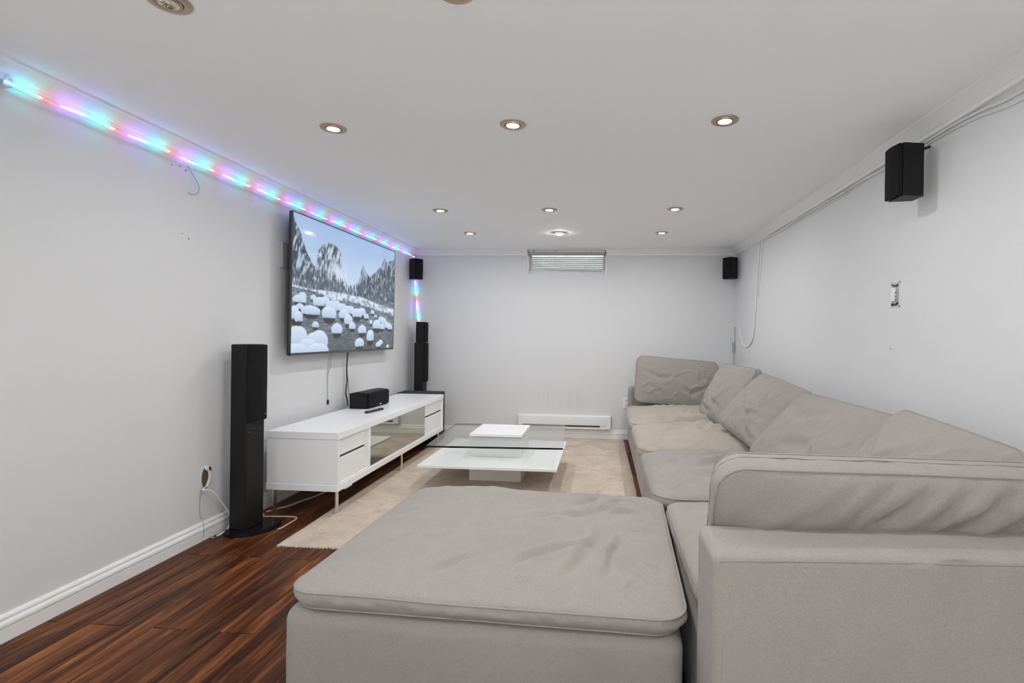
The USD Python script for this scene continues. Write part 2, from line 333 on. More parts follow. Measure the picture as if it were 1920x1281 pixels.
# ------------------------------------------------------------------ window with blind
wd = thing('window_1', 'small white high window in the far wall', 'window', ((WIN[0] + WIN[1]) / 2, D, WIN[2]), kind='structure')
x0, x1, z0, z1 = WIN
obj('window_frame', cat_([rb(x0, x1, D + .055, D + .14, z0 + .008, z0 + .062, .004), rb(x0, x1, D + .10, D + .14, z1 - .03, z1, .004), rb(x0, x0 + .03, D + .10, D + .14, z0, z1, .004), rb(x1 - .03, x1, D + .10, D + .14, z0, z1, .004)]), 'window_frame', wd)
obj('pane', bx(x0 + .01, x1 - .01, D + .118, D + .122, z0 + .01, z1 - .01), 'pane', wd, smooth=False)
obj('window_sill', cat_([rb(x0, x1, D - .003, D + .10, z0, z0 + .010, .003), rb(x0 + .008, x1 - .008, D + .046, D + .056, z0 + .009, z0 + .046, .002)]), 'sill_paint', wd)
for a, b in ((x0 - .006, x0 + .008), (x1 - .008, x1 + .006)):
    obj('jamb_trim', rb(a, b, D - .006, D + .10, z0, z1 - .06, .002), 'window_frame', wd)
w2 = thing('window_2', 'wide window in the wall behind the camera', 'window', ((W2[0] + W2[1]) / 2, YB, W2[2]), kind='structure')
obj('window_frame', cat_([rb(W2[0], W2[1], YB - .09, YB - .04, W2[2], W2[2] + .05, .004), rb(W2[0], W2[1], YB - .09, YB - .04, W2[3] - .05, W2[3], .004)] + [rb(a, a + .05, YB - .09, YB - .04, W2[2], W2[3], .004) for a in (W2[0], 1.29, 2.16, W2[1] - .05)]), 'window_frame', w2)
for a, b in ((W2[0] + .05, 1.29), (1.34, 2.16), (2.21, W2[1] - .05)):
    obj('pane', bx(a, b, YB - .066, YB - .064, W2[2] + .05, W2[3] - .05), 'pane', w2, smooth=False)
bl = thing('window_blind', 'half-lowered white slatted blind in the small high window', 'blind', ((x0 + x1) / 2, D + .03, z1 - .03))
obj('headrail', rb(x0 + .012, x1 - .012, D + .012, D + .045, z1 - .048, z1 - .012, .003), 'grey_plastic', bl)
obj('headrail_lip', cat_([rb(a, b, D + .004, D + .012, z1 - .016, z1 - .002, .002) for a, b in ((x0 + .012, x0 + .05), (x0 + .075, x0 + .30), (x0 + .31, x1 - .16), (x1 - .15, x1 - .014))]), 'window_frame', bl)
for k in range(7):
    zz = z1 - .074 - .0198 * k
    t_ = .62
    s = np.array([[-.0135, 0], [.0, .0020], [.0135, 0], [.0135, -.0008], [0, .0012], [-.0135, -.0008]])
    c, sn = math.cos(t_), math.sin(t_)
    sl = prism([(D + .03 + a * c - b * sn, zz + a * sn + b * c) for a, b in s], x0 + .014, x1 - .014, 'x')
    vv = sl.vertices.copy(); vv[:, 2] -= .012 * (k / 6) * (vv[:, 0] - x0) / (x1 - x0) + .004 * np.sin((vv[:, 0] - x0) * 5) * (k / 6)
    obj('slat', (vv, sl.faces), 'blind_slat', bl, smooth=20)
br = rb(x0 + .02, x1 - .05, D + .018, D + .044, z1 - .208, z1 - .196, .003)
v = np.array(br.vertices); v[:, 2] -= .020 * (v[:, 0] - x0) / (x1 - x0) - .004
obj('bottom_rail', (v, br.faces), 'blind_slat', bl)
for xx in (x0 + .13, x1 - .13):
    obj('ladder_cord', tube([(xx, D + .014, z1 - .05), (xx, D + .014, z1 - .198)], .0014, 6), 'white_cable', bl)

ww = cat_([bx(x0 - .35, x1 + .35, D + .80, D + .90, 1.2, 2.75), bx(x0 - .45, x0 - .35, D + T + .09, D + .90, 1.2, 2.75), bx(x1 + .35, x1 + .45, D + T + .09, D + .90, 1.2, 2.75), bx(x0 - .35, x1 + .35, D + T + .09, D + .80, 1.2, 1.45)])
struct('wall_well', ww, 'well_concrete', 'grey concrete window well outside the small window')

# ------------------------------------------------------------------ downlights
def fluted(r, h, n=26):
    """Shallow faceted reflector bowl, open side down."""
    V, F_ = [], []
    prof = [(.004, h * .60), (.012, h * .55), (.020, h * .34), (r, 0.0), (r + .0012, 0.0), (r + .0012, h * .6)]
    for i in range(2 * n):
        a = math.pi * i / n
        for k, (rr, z) in enumerate(prof): V.append([(rr * (1 - .05 * (i % 2) * (0 < k < 3))) * math.cos(a), (rr * (1 - .05 * (i % 2) * (0 < k < 3))) * math.sin(a), z])
    m_ = len(prof)
    for i in range(2 * n):
        j = (i + 1) % (2 * n)
        for k in range(m_ - 1):
            F_ += [[i * m_ + k, i * m_ + k + 1, j * m_ + k + 1], [i * m_ + k, j * m_ + k + 1, j * m_ + k]]
    return trimesh.Trimesh(V, F_, process=False)
def downlight(x, y, label, drop=0.0, lit=True):
    t = thing('downlight', label, 'ceiling light', (x, y, H), 'recessed ceiling downlights')
    obj('trim_ring', lathe([(.0345, -.0001), (.0575, -.0001), (.0578, -.003), (.055, -.0062), (.048, -.0075), (.040, -.0072), (.0362, -.0055), (.0345, -.0001)], (x, y, H), 48), 'brushed_bronze', t, smooth=50)
    obj('gimbal_ring', lathe([(.0265, -.0005 - drop), (.0335, -.0005 - drop), (.0335, -.006 - drop), (.031, -.0078 - drop), (.028, -.0074 - drop), (.0265, -.0045 - drop), (.0265, -.0005 - drop)], (x, y, H), 40), 'brushed_bronze', t, smooth=50)
    obj('shadow_gap', lathe([(.0, -.0003), (.036, -.0003), (.036, -.001), (0, -.001)], (x, y, H), 32), 'dark_gap', t)
    if not lit:
        obj('bulb', moved(fluted(.0255, .012), None, (x, y, H - .0088)), 'reflector', t, smooth=False)
        obj('capsule', lathe([(0, -.0002), (.005, -.0002), (.005, -.003), (.003, -.0048), (0, -.0052)], (x, y, H), 12), 'white_plastic', t)
        return
    obj('bulb', lathe([(0, -.001 - drop), (.0258, -.001 - drop), (.0258, -.0035 - drop), (.022, -.0068 - drop), (.012, -.0086 - drop), (0, -.0092 - drop)], (x, y, H), 32), 'lamp', t, smooth=60)
col = (.886, 1.722, 2.653)
side = ('television side', 'middle', 'sofa side')
for y, txt in ((4.747, 'in the farthest row'), (3.867, 'in the row over the coffee table'), (2.296, 'in the row over the near end of the rug'), (1.39, 'at the top edge of the photo'), (-.15, 'just behind the camera'), (-1.03, 'in the row nearest the wall behind the camera')):
    for i, x in enumerate(col):
        off = y == 1.39 and i == 0
        downlight(x, y, f'{"unlit" if off else "lit"} round bronze downlight {txt}, {side[i]}', lit=not off, drop=.012 if (y == 4.747 and i == 1) else 0.0)

# ------------------------------------------------------------------ LED rope on the left wall
def rope(name, pts, parent, r=.0030, start=0.0):
    p = spline(pts, 16)
    L = np.concatenate([[0], np.cumsum(np.linalg.norm(np.diff(p, axis=0), axis=1))])
    n = int(L[-1] / .012) + 2
    s = np.linspace(0, L[-1], n)
    q = np.stack([np.interp(s, L, p[:, k]) for k in range(3)], 1)
    m = tube(q, r, 8)
    path = obj(name, m, 'led_light', parent, smooth=False)
    al = np.concatenate([np.repeat((s + start) / .285, 8), [start / .285, (s[-1] + start) / .285]])
    pv = UsdGeom.PrimvarsAPI(stage.GetPrimAtPath(path)).CreatePrimvar('along', Sdf.ValueTypeNames.FloatArray, 'vertex')
    pv.Set(Vt.FloatArray.FromNumpy(al.astype(np.float32)))
led = thing('led_strip', 'glowing multicoloured LED strip under the left crown moulding', 'LED strip', (.02, 3.6, 1.98))
lz = [(1.655, 1.991), (1.8, 1.986), (1.95, 1.990), (2.1, 1.984), (2.3, 1.990), (2.46, 1.983), (2.6, 1.988), (2.8, 1.984), (3.0, 1.988), (3.2, 1.983), (3.4, 1.986), (3.7, 1.983), (4.0, 1.987), (4.3, 1.983), (4.6, 1.986), (4.9, 1.983), (5.2, 1.985), (5.45, 1.980), (5.60, 1.972)]
rope('lit_strip', [(.037, y, z + .002) for y, z in lz], led, start=1.655 - 1.778 + .285 * 3)
obj('backing_tape', tube(spline([(.028, y, z - .004) for y, z in lz], 8), .0028, 6), 'white_cable', led)
led2 = thing('led_strip', 'glowing LED strip hanging down the far left corner below the small speaker', 'LED strip', (.05, D - .03, 1.5))
vp = [(.022, D - .016, 1.72), (.026, D - .014, 1.62), (.040, D - .013, 1.50), (.046, D - .013, 1.40), (.060, D - .013, 1.30), (.072, D - .013, 1.20)]
rope('lit_strip', vp, led2, r=.0032, start=.12)
obj('backing_tape', tube(spline([(a - .007, b, c) for a, b, c in vp], 8), .003, 6), 'white_cable', led2)
lc = thing('led_controller', 'white LED controller clipped at the near end of the light strip', 'controller', (.02, 1.60, 1.99))
obj('case', rb(.002, .030, 1.53, 1.645, 1.975, 2.003, .004), 'grey_plastic', lc)
obj('clip', rb(.001, .036, 1.662, 1.684, 1.980, 2.012, .004), 'white_plastic', lc)
dw = thing('dangling_wire', 'thin grey wire curling from the left wall below the light strip', 'wire', (.01, 2.5, 1.9))
obj('strand', tube(spline([(.006, 2.492, 1.97), (.009, 2.51, 1.945), (.012, 2.545, 1.905), (.012, 2.562, 1.872), (.010, 2.55, 1.842), (.006, 2.515, 1.832), (.005, 2.498, 1.837)], 10), .0016, 6), 'grey_cable', dw)

# ------------------------------------------------------------------ television
def tv_picture(nu, nv):
    u, v = np.meshgrid(np.linspace(0, 1, nu), np.linspace(0, 1, nv))
    P3 = lambda a, b, s: np.stack([u * a + s, v * b + s * 1.7, np.full_like(u, s * .37)], -1)
    lerp = lambda a, b, t: np.asarray(a) * (1 - t[..., None]) + np.asarray(b) * t[..., None]
    sm = lambda a, b, x: (lambda t: t * t * (3 - 2 * t))(np.clip((x - a) / (b - a), 0, 1))
    n1 = fbm(P3(9, 6, 3.1), 5, 3); n2 = fbm(P3(60, 34, 1.1), 4, 5); n3 = fbm(P3(150, 30, 2.2), 3, 8)
    img = lerp((.63, .74, .90), (.80, .87, .95), np.clip(v * 2.0 + .35 * (n1 - .5), 0, 1))
    img = lerp(img, (.96, .95, .93), .75 * sm(.06, .0, np.hypot((u - .115) / 1.4, (v - .115) / .5) - .0) )
    def ridge(pts): return np.interp(u, [p[0] for p in pts], [p[1] for p in pts])
    def rock(pts, lo, hi, fade, rough):
        nonlocal img
        edge = ridge(pts) + .022 * (fbm(P3(40, 3, rough), 4, 2) - .5)
        m = sm(0, .012, v - edge) * (u > pts[0][0]) * (u < pts[-1][0])
        st = fbm(np.stack([u * 95 + v * 14, v * 20, u * 0 + rough], -1), 4, 7)
        c = lerp(lo, hi, sm(.40, .62, st))
        mist = sm(fade[0], fade[1], v + .16 * (n1 - .5))
        img = lerp(img, lerp(c, (.82, .88, .95), mist * .72), m)
    rock([(-.01, .0), (.023, .073), (.059, .139), (.08, .203), (.10, .257), (.165, .36), (.2, .45)], (.22, .27, .34), (.72, .78, .86), (.36, .60), 1.3)
    rock([(.165, .42), (.173, .30), (.185, .212), (.218, .171), (.25, .145), (.276, .133), (.312, .130), (.35, .153), (.376, .185), (.383, .27), (.411, .333), (.43, .42)], (.25, .29, .36), (.78, .83, .89), (.22, .42), 2.6)
    rock([(.54, .44), (.56, .39), (.581, .295), (.603, .228), (.628, .273), (.677, .326), (.752, .258), (.822, .189), (.861, .097), (.886, .132), (.954, .10), (1.01, .065)], (.22, .25, .31), (.62, .68, .76), (.46, .62), 4.1)
    ms = sm(.11, 0, np.abs(v - .33 - (u - .33) * .55)) * sm(.26, .32, u) * sm(.46, .40, u)
    img = lerp(img, (.88, .92, .97), ms * .75)
    # forest
    tl = ridge([(0, .42), (.033, .40), (.08, .44), (.144, .39), (.2, .36), (.255, .385), (.33, .40), (.379, .43), (.45, .46), (.516, .455), (.6, .40), (.7, .36), (.8, .33), (.9, .27), (1.0, .25)])
    spk = np.abs(((u * 88 + 3 * noise(np.stack([u * 20, v * 0, v * 0], -1), 4)) % 1) - .5)
    spk2 = np.abs(((u * 53 + .3) % 1) - .5)
    hh = .055 * noise(np.stack([np.floor(u * 88), u * 0, u * 0], -1), 9)
    m = sm(0, .008, v - (tl + np.minimum(spk * .10, spk2 * .14) - hh)) * sm(.545, .53, v)
    tc = lerp((.24, .29, .33), (.70, .76, .83), sm(.46, .68, n3 * .6 + n2 * .4))
    img = lerp(img, tc, m * .86)
    # river and banks
    wv = fbm(np.stack([u * 30 + v * 22, v * 120, u * 0], -1), 4, 21)
    rv = lerp((.33, .38, .42), (.52, .58, .63), sm(.36, .74, wv))
    rv = lerp(rv, (.27, .28, .28), .6 * sm(.72, 1.0, v))
    m = sm(.525, .532, v)
    img = lerp(img, rv, m)
    sh = ridge([(0, .515), (.145, .53), (.2, .525), (.355, .522), (.593, .53), (.8, .575), (1.0, .60)])
    th = ridge([(0, .02), (.15, .012), (.2, .03), (.33, .075), (.42, .055), (.5, .06), (.6, .075), (.8, .06), (1, .07)])
    d = v - sh - .02 * (n2 - .5)
    m = sm(-.008, .0, d) * sm(0, .01, th - d)
    img = lerp(img, lerp((.56, .63, .70), (.84, .89, .96), sm(.36, .52, n2 + .25 * (n1 - .5))), m)
    dots = sm(.60, .66, fbm(P3(85, 70, 6.6), 3, 31)) * sm(-.005, .01, d - th * .55) * sm(.02, 0, d - th)
    img = lerp(img, (.12, .15, .18), dots * .8)
    # snow-capped boulders: (u, v, half width, half height)
    B = [(.055, .615, .05, .035), (.075, .585, .03, .03), (.155, .59, .025, .025), (.058, .668, .03, .028), (.20, .62, .05, .045), (.25, .60, .04, .035), (.14, .69, .075, .045), (.30, .64, .05, .05), (.285, .70, .065, .06), (.35, .615, .03, .03), (.40, .645, .06, .04),
         (.47, .66, .06, .045), (.415, .70, .05, .05), (.55, .68, .055, .05), (.60, .665, .045, .045), (.65, .70, .03, .03), (.72, .655, .025, .022), (.02, .72, .035, .06), (.05, .745, .03, .05), (.46, .745, .042, .055), (.50, .795, .036, .038), (.175, .795, .027, .03), (.705, .75, .02, .022), (.76, .69, .018, .015), (.355, .825, .052, .055), (.607, .825, .048, .048),
         (.70, .885, .045, .065), (.78, .775, .055, .055), (.835, .72, .045, .035), (.87, .74, .04, .04), (.92, .775, .045, .038), (.84, .79, .04, .035), (.95, .79, .035, .035), (.045, .90, .075, .10), (.205, .92, .075, .09), (.12, .955, .07, .06), (.16, .90, .05, .05), (.03, .99, .10, .06), (.20, .99, .09, .06), (.58, .945, .052, .05), (.80, .965, .035, .033), (.83, .945, .03, .03), (.925, .985, .02, .02)]
    for i, (a, b, rw, rh) in enumerate(sorted(B, key=lambda q: q[1] + q[3])):
        wob = .16 * (fbm(P3(26, 22, 9 + i), 3, 13) - .5)
        e = np.sqrt(((u - a) / rw)**2 + ((v - b) / rh)**2) + wob
        under = np.sqrt(((u - a) / (rw * .86))**2 + ((v - b - rh * .48) / (rh * .95))**2)
        img = lerp(img, (.16, .145, .12), sm(1.0, .86, under) * (v > b))
        shade = np.clip(.55 + .5 * (v - b) / rh + .35 * (u - a) / rw * 0, 0, 1)
        img = lerp(img, lerp((.88, .925, .985), (.60, .71, .86), shade * .85 + .25 * (n2 - .4)), sm(1.02, .93, e) * sm(.62, .5, (v - b) / rh + .25 * (n3 - .5)))
    img = np.clip(img, 0, 1)
    return np.where(img <= .04045, img / 12.92, ((img + .055) / 1.055)**2.4)
TX, TL, TY, TZ, TW, TH = .0925, .009, 3.243, .969, 1.672, .956
tv = thing('television', 'large flat television on the left wall showing a snowy river valley', 'television', (.02, TY + TW / 2, TZ))
lean = np.array([[math.cos(TL), 0, math.sin(TL)], [0, 1, 0], [-math.sin(TL), 0, math.cos(TL)]])
def tvm(m): return moved(trimesh.Trimesh(np.asarray(m.vertices) - [TX, 0, TZ], m.faces, process=False), lean, (TX, 0, TZ))
bz, bb = .0075, .017
fr = [rb(TX - .012, TX, TY, TY + TW, TZ, TZ + bb, .002), rb(TX - .012, TX, TY, TY + TW, TZ + TH - bz, TZ + TH, .002), rb(TX - .012, TX, TY, TY + bz, TZ, TZ + TH, .002), rb(TX - .012, TX, TY + TW - bz, TY + TW, TZ, TZ + TH, .002)]
obj('bezel', tvm(cat_(fr)), 'bezel', tv)
obj('back_shell', tvm(cat_([rb(TX - .030, TX - .011, TY + .002, TY + TW - .002, TZ + .002, TZ + TH - .002, .006), rb(TX - .060, TX - .028, TY + .25, TY + TW - .25, TZ + .08, TZ + TH - .22, .01)])), 'black_plastic', tv)
obj('wall_mount', cat_([rb(.0, TX - .055, TY + .50, TY + .56, TZ + .25, TZ + .65, .003), rb(.0, TX - .055, TY + TW - .56, TY + TW - .50, TZ + .25, TZ + .65, .003)]), 'black_plastic', tv)
nu, nv = 300, 172
ys, zs = np.linspace(TY + bz - .001, TY + TW - bz + .001, nu), np.linspace(TZ + TH - bz + .001, TZ + bb - .001, nv)
A, B_ = np.meshgrid(ys, zs)
sv = np.stack([np.full(A.size, TX - .0025), A.ravel(), B_.ravel()], 1)
ix = np.arange(nu * nv).reshape(nv, nu)
q = np.stack([ix[:-1, :-1], ix[1:, :-1], ix[1:, 1:], ix[:-1, 1:]], -1).reshape(-1, 4)
sp = obj('screen', tvm(trimesh.Trimesh(sv, np.vstack([q[:, [0, 1, 2]], q[:, [0, 2, 3]]]), process=False)), 'screen', tv, smooth=False, label='lit screen with snow-capped boulders in a river below misty cliffs')
UsdGeom.PrimvarsAPI(stage.GetPrimAtPath(sp)).CreatePrimvar('picture', Sdf.ValueTypeNames.Color3fArray, 'vertex').Set(Vt.Vec3fArray.FromNumpy(tv_picture(nu, nv).reshape(-1, 3).astype(np.float32)))
obj('connection_panel', rb(.0, .020, 3.262, 3.42, 1.553, 1.722, .003), 'grey_plastic', thing('connection_box', 'flat grey box on the wall peeking out behind the television', 'box', (0, 3.34, 1.55)))
tc = thing('television_cable', 'black cables hanging from the television to the white cabinet', 'cable', (.03, 4.15, .52))
obj('power_lead', tube(spline([(.045, 4.116, .985), (.035, 4.118, .93), (.025, 4.128, .84), (.022, 4.138, .76), (.022, 4.140, .72), (.024, 4.125, .66), (.024, 4.120, .62), (.022, 4.150, .56), (.024, 4.150, .519)], 10), .0052, 8), 'black_cable', tc)
obj('signal_lead', tube(spline([(.030, 4.135, .77), (.028, 4.146, .73), (.024, 4.165, .66), (.022, 4.185, .59), (.024, 4.195, .519)], 10), .0032, 8), 'grey_cable', tc)
sc_ = thing('loose_wire', 'thin loose wire dangling below the television, ending in a small plug', 'wire', (.01, 3.88, .57))
obj('strand', tube(spline([(.03, 3.905, .975), (.012, 3.905, .93), (.008, 3.90, .86), (.006, 3.87, .79), (.006, 3.868, .70), (.007, 3.872, .60)], 10), .0022, 6), 'grey_cable', sc_)
obj('strand', tube(spline([(.03, 3.872, .975), (.010, 3.872, .92), (.006, 3.870, .86), (.005, 3.868, .79)], 8), .0014, 6), 'grey_cable', sc_)
obj('plug', rb(.002, .012, 3.866, 3.880, .565, .602, .002), 'black_plastic', sc_)

# ------------------------------------------------------------------ media cabinet
CX0, CX1, CY0, CY1, CZ0, CZ1 = .078, .539, 3.031, 5.112, .153, .515
cb = thing('media_cabinet', 'long low white lacquered media cabinet with a mirrored sliding door', 'cabinet', ((CX0 + CX1) / 2, (CY0 + CY1) / 2, 0))
tt = .044
obj('top_panel', rb(CX0, CX1, CY0, CY1, CZ1 - tt, CZ1, .0025), 'white_lacquer', cb)
obj('bottom_panel', rb(CX0, CX1, CY0, CY1, CZ0, CZ0 + .040, .0025), 'white_lacquer', cb)
for a, b in ((CY0 + .003, CY0 + .025), (CY1 - .025, CY1 - .003)):
    obj('side_panel', rb(CX0 + .003, CX1 - .002, a, b, CZ0 + .0395, CZ1 - tt + .0005, .0015), 'white_lacquer', cb)
obj('back_panel', rb(CX0 + .004, CX0 + .012, CY0 + .02, CY1 - .02, CZ0 + .038, CZ1 - tt, .001), 'white_lacquer', cb)
for a, b in ((3.425, 3.447), (4.575, 4.597)):
    obj('divider', rb(CX0 + .01, CX1 - .012, a, b, CZ0 + .0395, CZ1 - tt + .0005, .0015), 'white_lacquer', cb)
obj('track', rb(CX1 - .020, CX1 - .004, CY0 + .025, CY1 - .025, CZ0 + .0395, CZ0 + .052, .002), 'white_lacquer', cb)
for ya, yb in ((CY0 + .027, 3.423), (4.599, CY1 - .027)):
    for za, zb in ((CZ0 + .054, .352), (.366, CZ1 - tt - .004)):
        d_ = obj('drawer', rb(CX1 - .034, CX1 - .016, ya, yb, za, zb, .002), 'white_lacquer', cb)
        if zb < .4: obj('finger_gap', rb(CX1 - .036, CX1 - .024, ya + .004, yb - .004, zb - .002, zb + .016, .001), 'dark_slot', d_)
dr = obj('sliding_door', rb(CX1 - .013, CX1 - .003, 3.475, 4.572, CZ0 + .050, CZ1 - tt - .002, .001), 'smoked_mirror', cb, label='smoked mirror sliding door')
obj('door_stile', rb(CX1 - .015, CX1 - .001, 3.449, 3.4755, CZ0 + .050, CZ1 - tt - .002, .0015), 'white_lacquer', cb)
for y in (CY0 + .035, 4.098, CY1 - .075):
    for xa, s in ((CX1 - .040, 1), (CX0 + .018, -1)):
        lg = obj('leg', cat_([rb(xa, xa + .010, y, y + .034, .0095 if s > 0 else .0, CZ0 - .006, .0015), rb(xa - (.12 if s > 0 else 0), xa + (.01 if s > 0 else .13), y, y + .034, CZ0 - .007, CZ0, .0015)]), 'chrome', cb)
obj('corner_plate', rb(CX1 - .12, CX1 - .004, CY0 + .10, CY0 + .19, CZ0 - .011, CZ0, .001), 'white_plastic', cb)
rm = thing('remote_control', 'slim black remote control lying on the white cabinet', 'remote control', (.37, 3.89, CZ1))
R5 = rotz(-8)
rmm = rb(-.020, .020, -.105, .105, 0, .016, .006, 3)
v = np.array(rmm.vertices); v[:, 0] *= np.where(v[:, 1] < -.07, .85, 1)
obj('case', moved(trimesh.Trimesh(v, rmm.faces, process=False), R5, (.37, 3.895, CZ1)), 'black_plastic', rm)
for k in range(5):
    for j in (-1, 0, 1):
        obj('button', moved(rb(j * .010 - .0035, j * .010 + .0035, -.08 + k * .028, -.068 + k * .028, .0155, .0172, .001, 1), R5, (.37, 3.895, CZ1)), 'grey_plastic', rm)
# centre speaker
cs = thing('centre_speaker', 'low black centre speaker standing on the white cabinet', 'speaker', (.2, 4.17, CZ1))
RC = rotz(-2)
def csm(m): return moved(m, RC, (.205, 4.19, CZ1))
pf = [(-.085, .0), (.055, .0), (.062, .006), (.062, .122), (.055, .128), (-.02, .133), (-.085, .122)]
obj('cabinet', csm(prism(pf, -.185, .185, 'y')), 'black_vinyl', cs, smooth=35)
gr = rb(.060, .078, -.180, .180, .006, .124, .012, 4)
obj('grille', csm(gr), 'black_cloth', cs)
obj('badge', csm(rb(.0775, .0795, .0, .030, .016, .026, .001, 1)), 'badge_metal', cs)

# ------------------------------------------------------------------ loudspeakers
def bowed(x0, x1, y0, y1, z0, z1, bow, r=.008, inner=6):
    m = rb(x0, x1, y0, y1, z0, z1, r, 3, inner)
    v = np.array(m.vertices); t = np.clip((v[:, 0] - x0) / (x1 - x0), 0, 1)
    v[:, 0] += t * bow * (1 - ((v[:, 1] - (y0 + y1) / 2) / ((y1 - y0) / 2))**2)
    return trimesh.Trimesh(v, m.faces, process=False)
def tower(label, cx, cy, ht, rot, gz, base_rot=-25):
    t = thing('tower_speaker', label, 'speaker', (cx, cy, 0))
    R = rotz(rot); at = (cx, cy, 0)
    ang = np.linspace(0, 2 * math.pi, 56, endpoint=False)
    el = Polygon(np.stack([.118 * np.cos(ang), .150 * np.sin(ang)], 1))
    pl = cat_([prism(el, .002, .012, 'z'), prism(el.buffer(-.006), .012, .018, 'z')])
    obj('base_plate', moved(pl, rotz(base_rot), (cx + .035, cy + .005, 0)), 'black_gloss', t, smooth=25)
    obj('column', moved(rb(-.055, .045, -.072, .072, .017, ht, .007, 3), R, at), 'black_vinyl', t)
    obj('grille', moved(bowed(.043, .060, -.075, .075, gz, ht - .002, .010), R, at), 'black_cloth', t)
    obj('badge', moved(rb(.0625, .0655, .022, .058, gz + .030, gz + .037, .0008, 1), R, at), 'badge_metal', t)
    for a, b in ((-.05, gz - .06), (-.01, gz - .045), (.03, gz - .05)): obj('terminal_screw', moved(rb(.0445, .0465, a, a + .004, b, b + .004, .0008, 1), R, at), 'badge_metal', t)
    return t
tower('slender black tower speaker on an oval base in front of the white cabinet', .126, 2.802, 1.053, -4, .618)
tower('black tower speaker in the far corner, with a small speaker on its top', .150, 5.53, 1.026, 3, .60, 0)
st = thing('satellite_speaker', 'small black speaker standing on top of the far tower speaker', 'speaker', (.16, 5.53, 1.028))
obj('cabinet', rb(.108, .196, 5.475, 5.585, 1.030, 1.252, .006, 3), 'black_vinyl', st)
obj('grille', bowed(.194, .208, 5.473, 5.587, 1.032, 1.250, .006), 'black_cloth', st)
obj('rubber_foot', rb(.115, .190, 5.48, 5.58, 1.026, 1.031, .001), 'black_plastic', st)
sw = thing('subwoofer', 'dark grey subwoofer box behind the far end of the white cabinet', 'subwoofer', (.28, 5.28, 0))
obj('cabinet', rb(.040, .472, 5.150, 5.365, .02, .519, .006, 3), 'sub_cloth', sw)
obj('port_ring', moved(lathe([(.018, 0), (.045, 0), (.047, .012), (.040, .018), (.030, .012), (.018, .004)], (0, 0, 0), 28), [[0, 0, 1], [0, 1, 0], [-1, 0, 0]], (.470, 5.26, .365)), 'black_plastic', sw)
for a in (.08, .36):
    for b in (5.18, 5.31): obj('foot', rb(a, a + .03, b, b + .03, 0, .022, .003), 'black_plastic', sw)
def wall_speaker(label, x, y, z, w, d, h, rot, wallpt, cord=None):
    """Small speaker hung on a wall; local +x is its front."""
    t = thing('wall_speaker', label, 'speaker', (x, y, z))
    R = rotz(rot); at = (x, y, z)
    pr = Polygon([(-d / 2, -w * .36), (d / 2, -w / 2), (d / 2, w / 2), (-d / 2, w * .36)])
    obj('cabinet', moved(prism(pr.buffer(-.003).buffer(.003), -h / 2, h / 2, 'z'), R, at), 'black_vinyl', t, smooth=35)
    obj('grille', moved(bowed(d / 2 + .004, d / 2 + .016, -w / 2, w / 2, -h / 2 + .001, h / 2 - .001, .010, .006), R, at), 'black_cloth', t)
    obj('gasket', moved(rb(d / 2 - .002, d / 2 + .006, -w / 2 + .006, w / 2 - .006, -h / 2 + .006, h / 2 - .006, .002), R, at), 'black_gloss', t)
    obj('badge', moved(rb(d / 2 + .020, d / 2 + .0225, -.018 + w * .12, .014 + w * .12, -h / 2 + .026, -h / 2 + .032, .0008, 1), R, at), 'badge_metal', t)
    p = R @ np.array([-d / 2, 0, .0]) + at
    obj('bracket', tube([p + [0, 0, h * .42], (np.array(wallpt) + p) / 2 + [0, 0, h * .46], np.array(wallpt) + [0, 0, h * .5]], .006, 10), 'black_plastic', t)
    return t
wall_speaker('black wall speaker high on the right wall, nearest the camera', 3.450, 2.370, 1.855, .116, .094, .226, 180, (W - .001, 2.372, 1.855))
wall_speaker('small black wall speaker high in the far right corner', 3.46, 5.53, 1.848, .115, .10, .222, 208, (W - .001, 5.60, 1.848))
wall_speaker('small black wall speaker high in the far left corner, lit by the strip', .078, 5.515, 1.828, .105, .10, .222, -28, (.001, 5.58, 1.828))

# ------------------------------------------------------------------ sockets, heater, cables
so = thing('wall_outlet', 'open outlet hole in the left wall with a cable hanging out', 'outlet', (0, 2.64, .33))
ang = np.linspace(0, 2 * math.pi, 40, endpoint=False)
hole = Polygon(np.stack([2.640 + .030 * np.cos(ang), .332 + .060 * np.sin(ang)], 1))
obj('plaster_rim', prism([(2.640 + (.034 + .004 * math.sin(5 * a)) * math.cos(a), .332 + (.062 + .004 * math.sin(4 * a + 1)) * math.sin(a)) for a in ang], .0005, .004, 'x'), 'plaster', so)
obj('cavity', prism(hole, .0035, .0055, 'x'), 'brown_hole', so)
obj('metal_strap', tube(spline([(.008, 2.634, .385), (.012, 2.652, .360), (.012, 2.655, .330), (.010, 2.650, .305), (.008, 2.638, .282)], 8), .0065, 8), 'plaster', so)
obj('connector', rb(.004, .016, 2.628, 2.648, .375, .392, .003), 'white_plastic', so)
obj('connector', rb(.004, .014, 2.655, 2.667, .362, .385, .003), 'dark_slot', so)
wc = thing('white_cable', 'white cable drooping from the open outlet to the tower speaker base', 'cable', (.05, 2.72, 0))
obj('cord', tube(spline([(.012, 2.628, .285), (.020, 2.600, .276), (.030, 2.625, .270), (.040, 2.665, .235), (.045, 2.715, .165), (.050, 2.755, .105), (.052, 2.770, .055), (.052, 2.750, .022), (.050, 2.715, .008), (.048, 2.680, .007)], 10), .0042, 8), 'white_cable', wc)
obj('plug_tip', tube([(.050, 2.715, .008), (.048, 2.672, .007)], .006, 8), 'white_plastic', wc)
gw = thing('hairline_wire', 'hair-thin grey wire hanging straight down from the open outlet', 'wire', (.005, 2.6, .1))
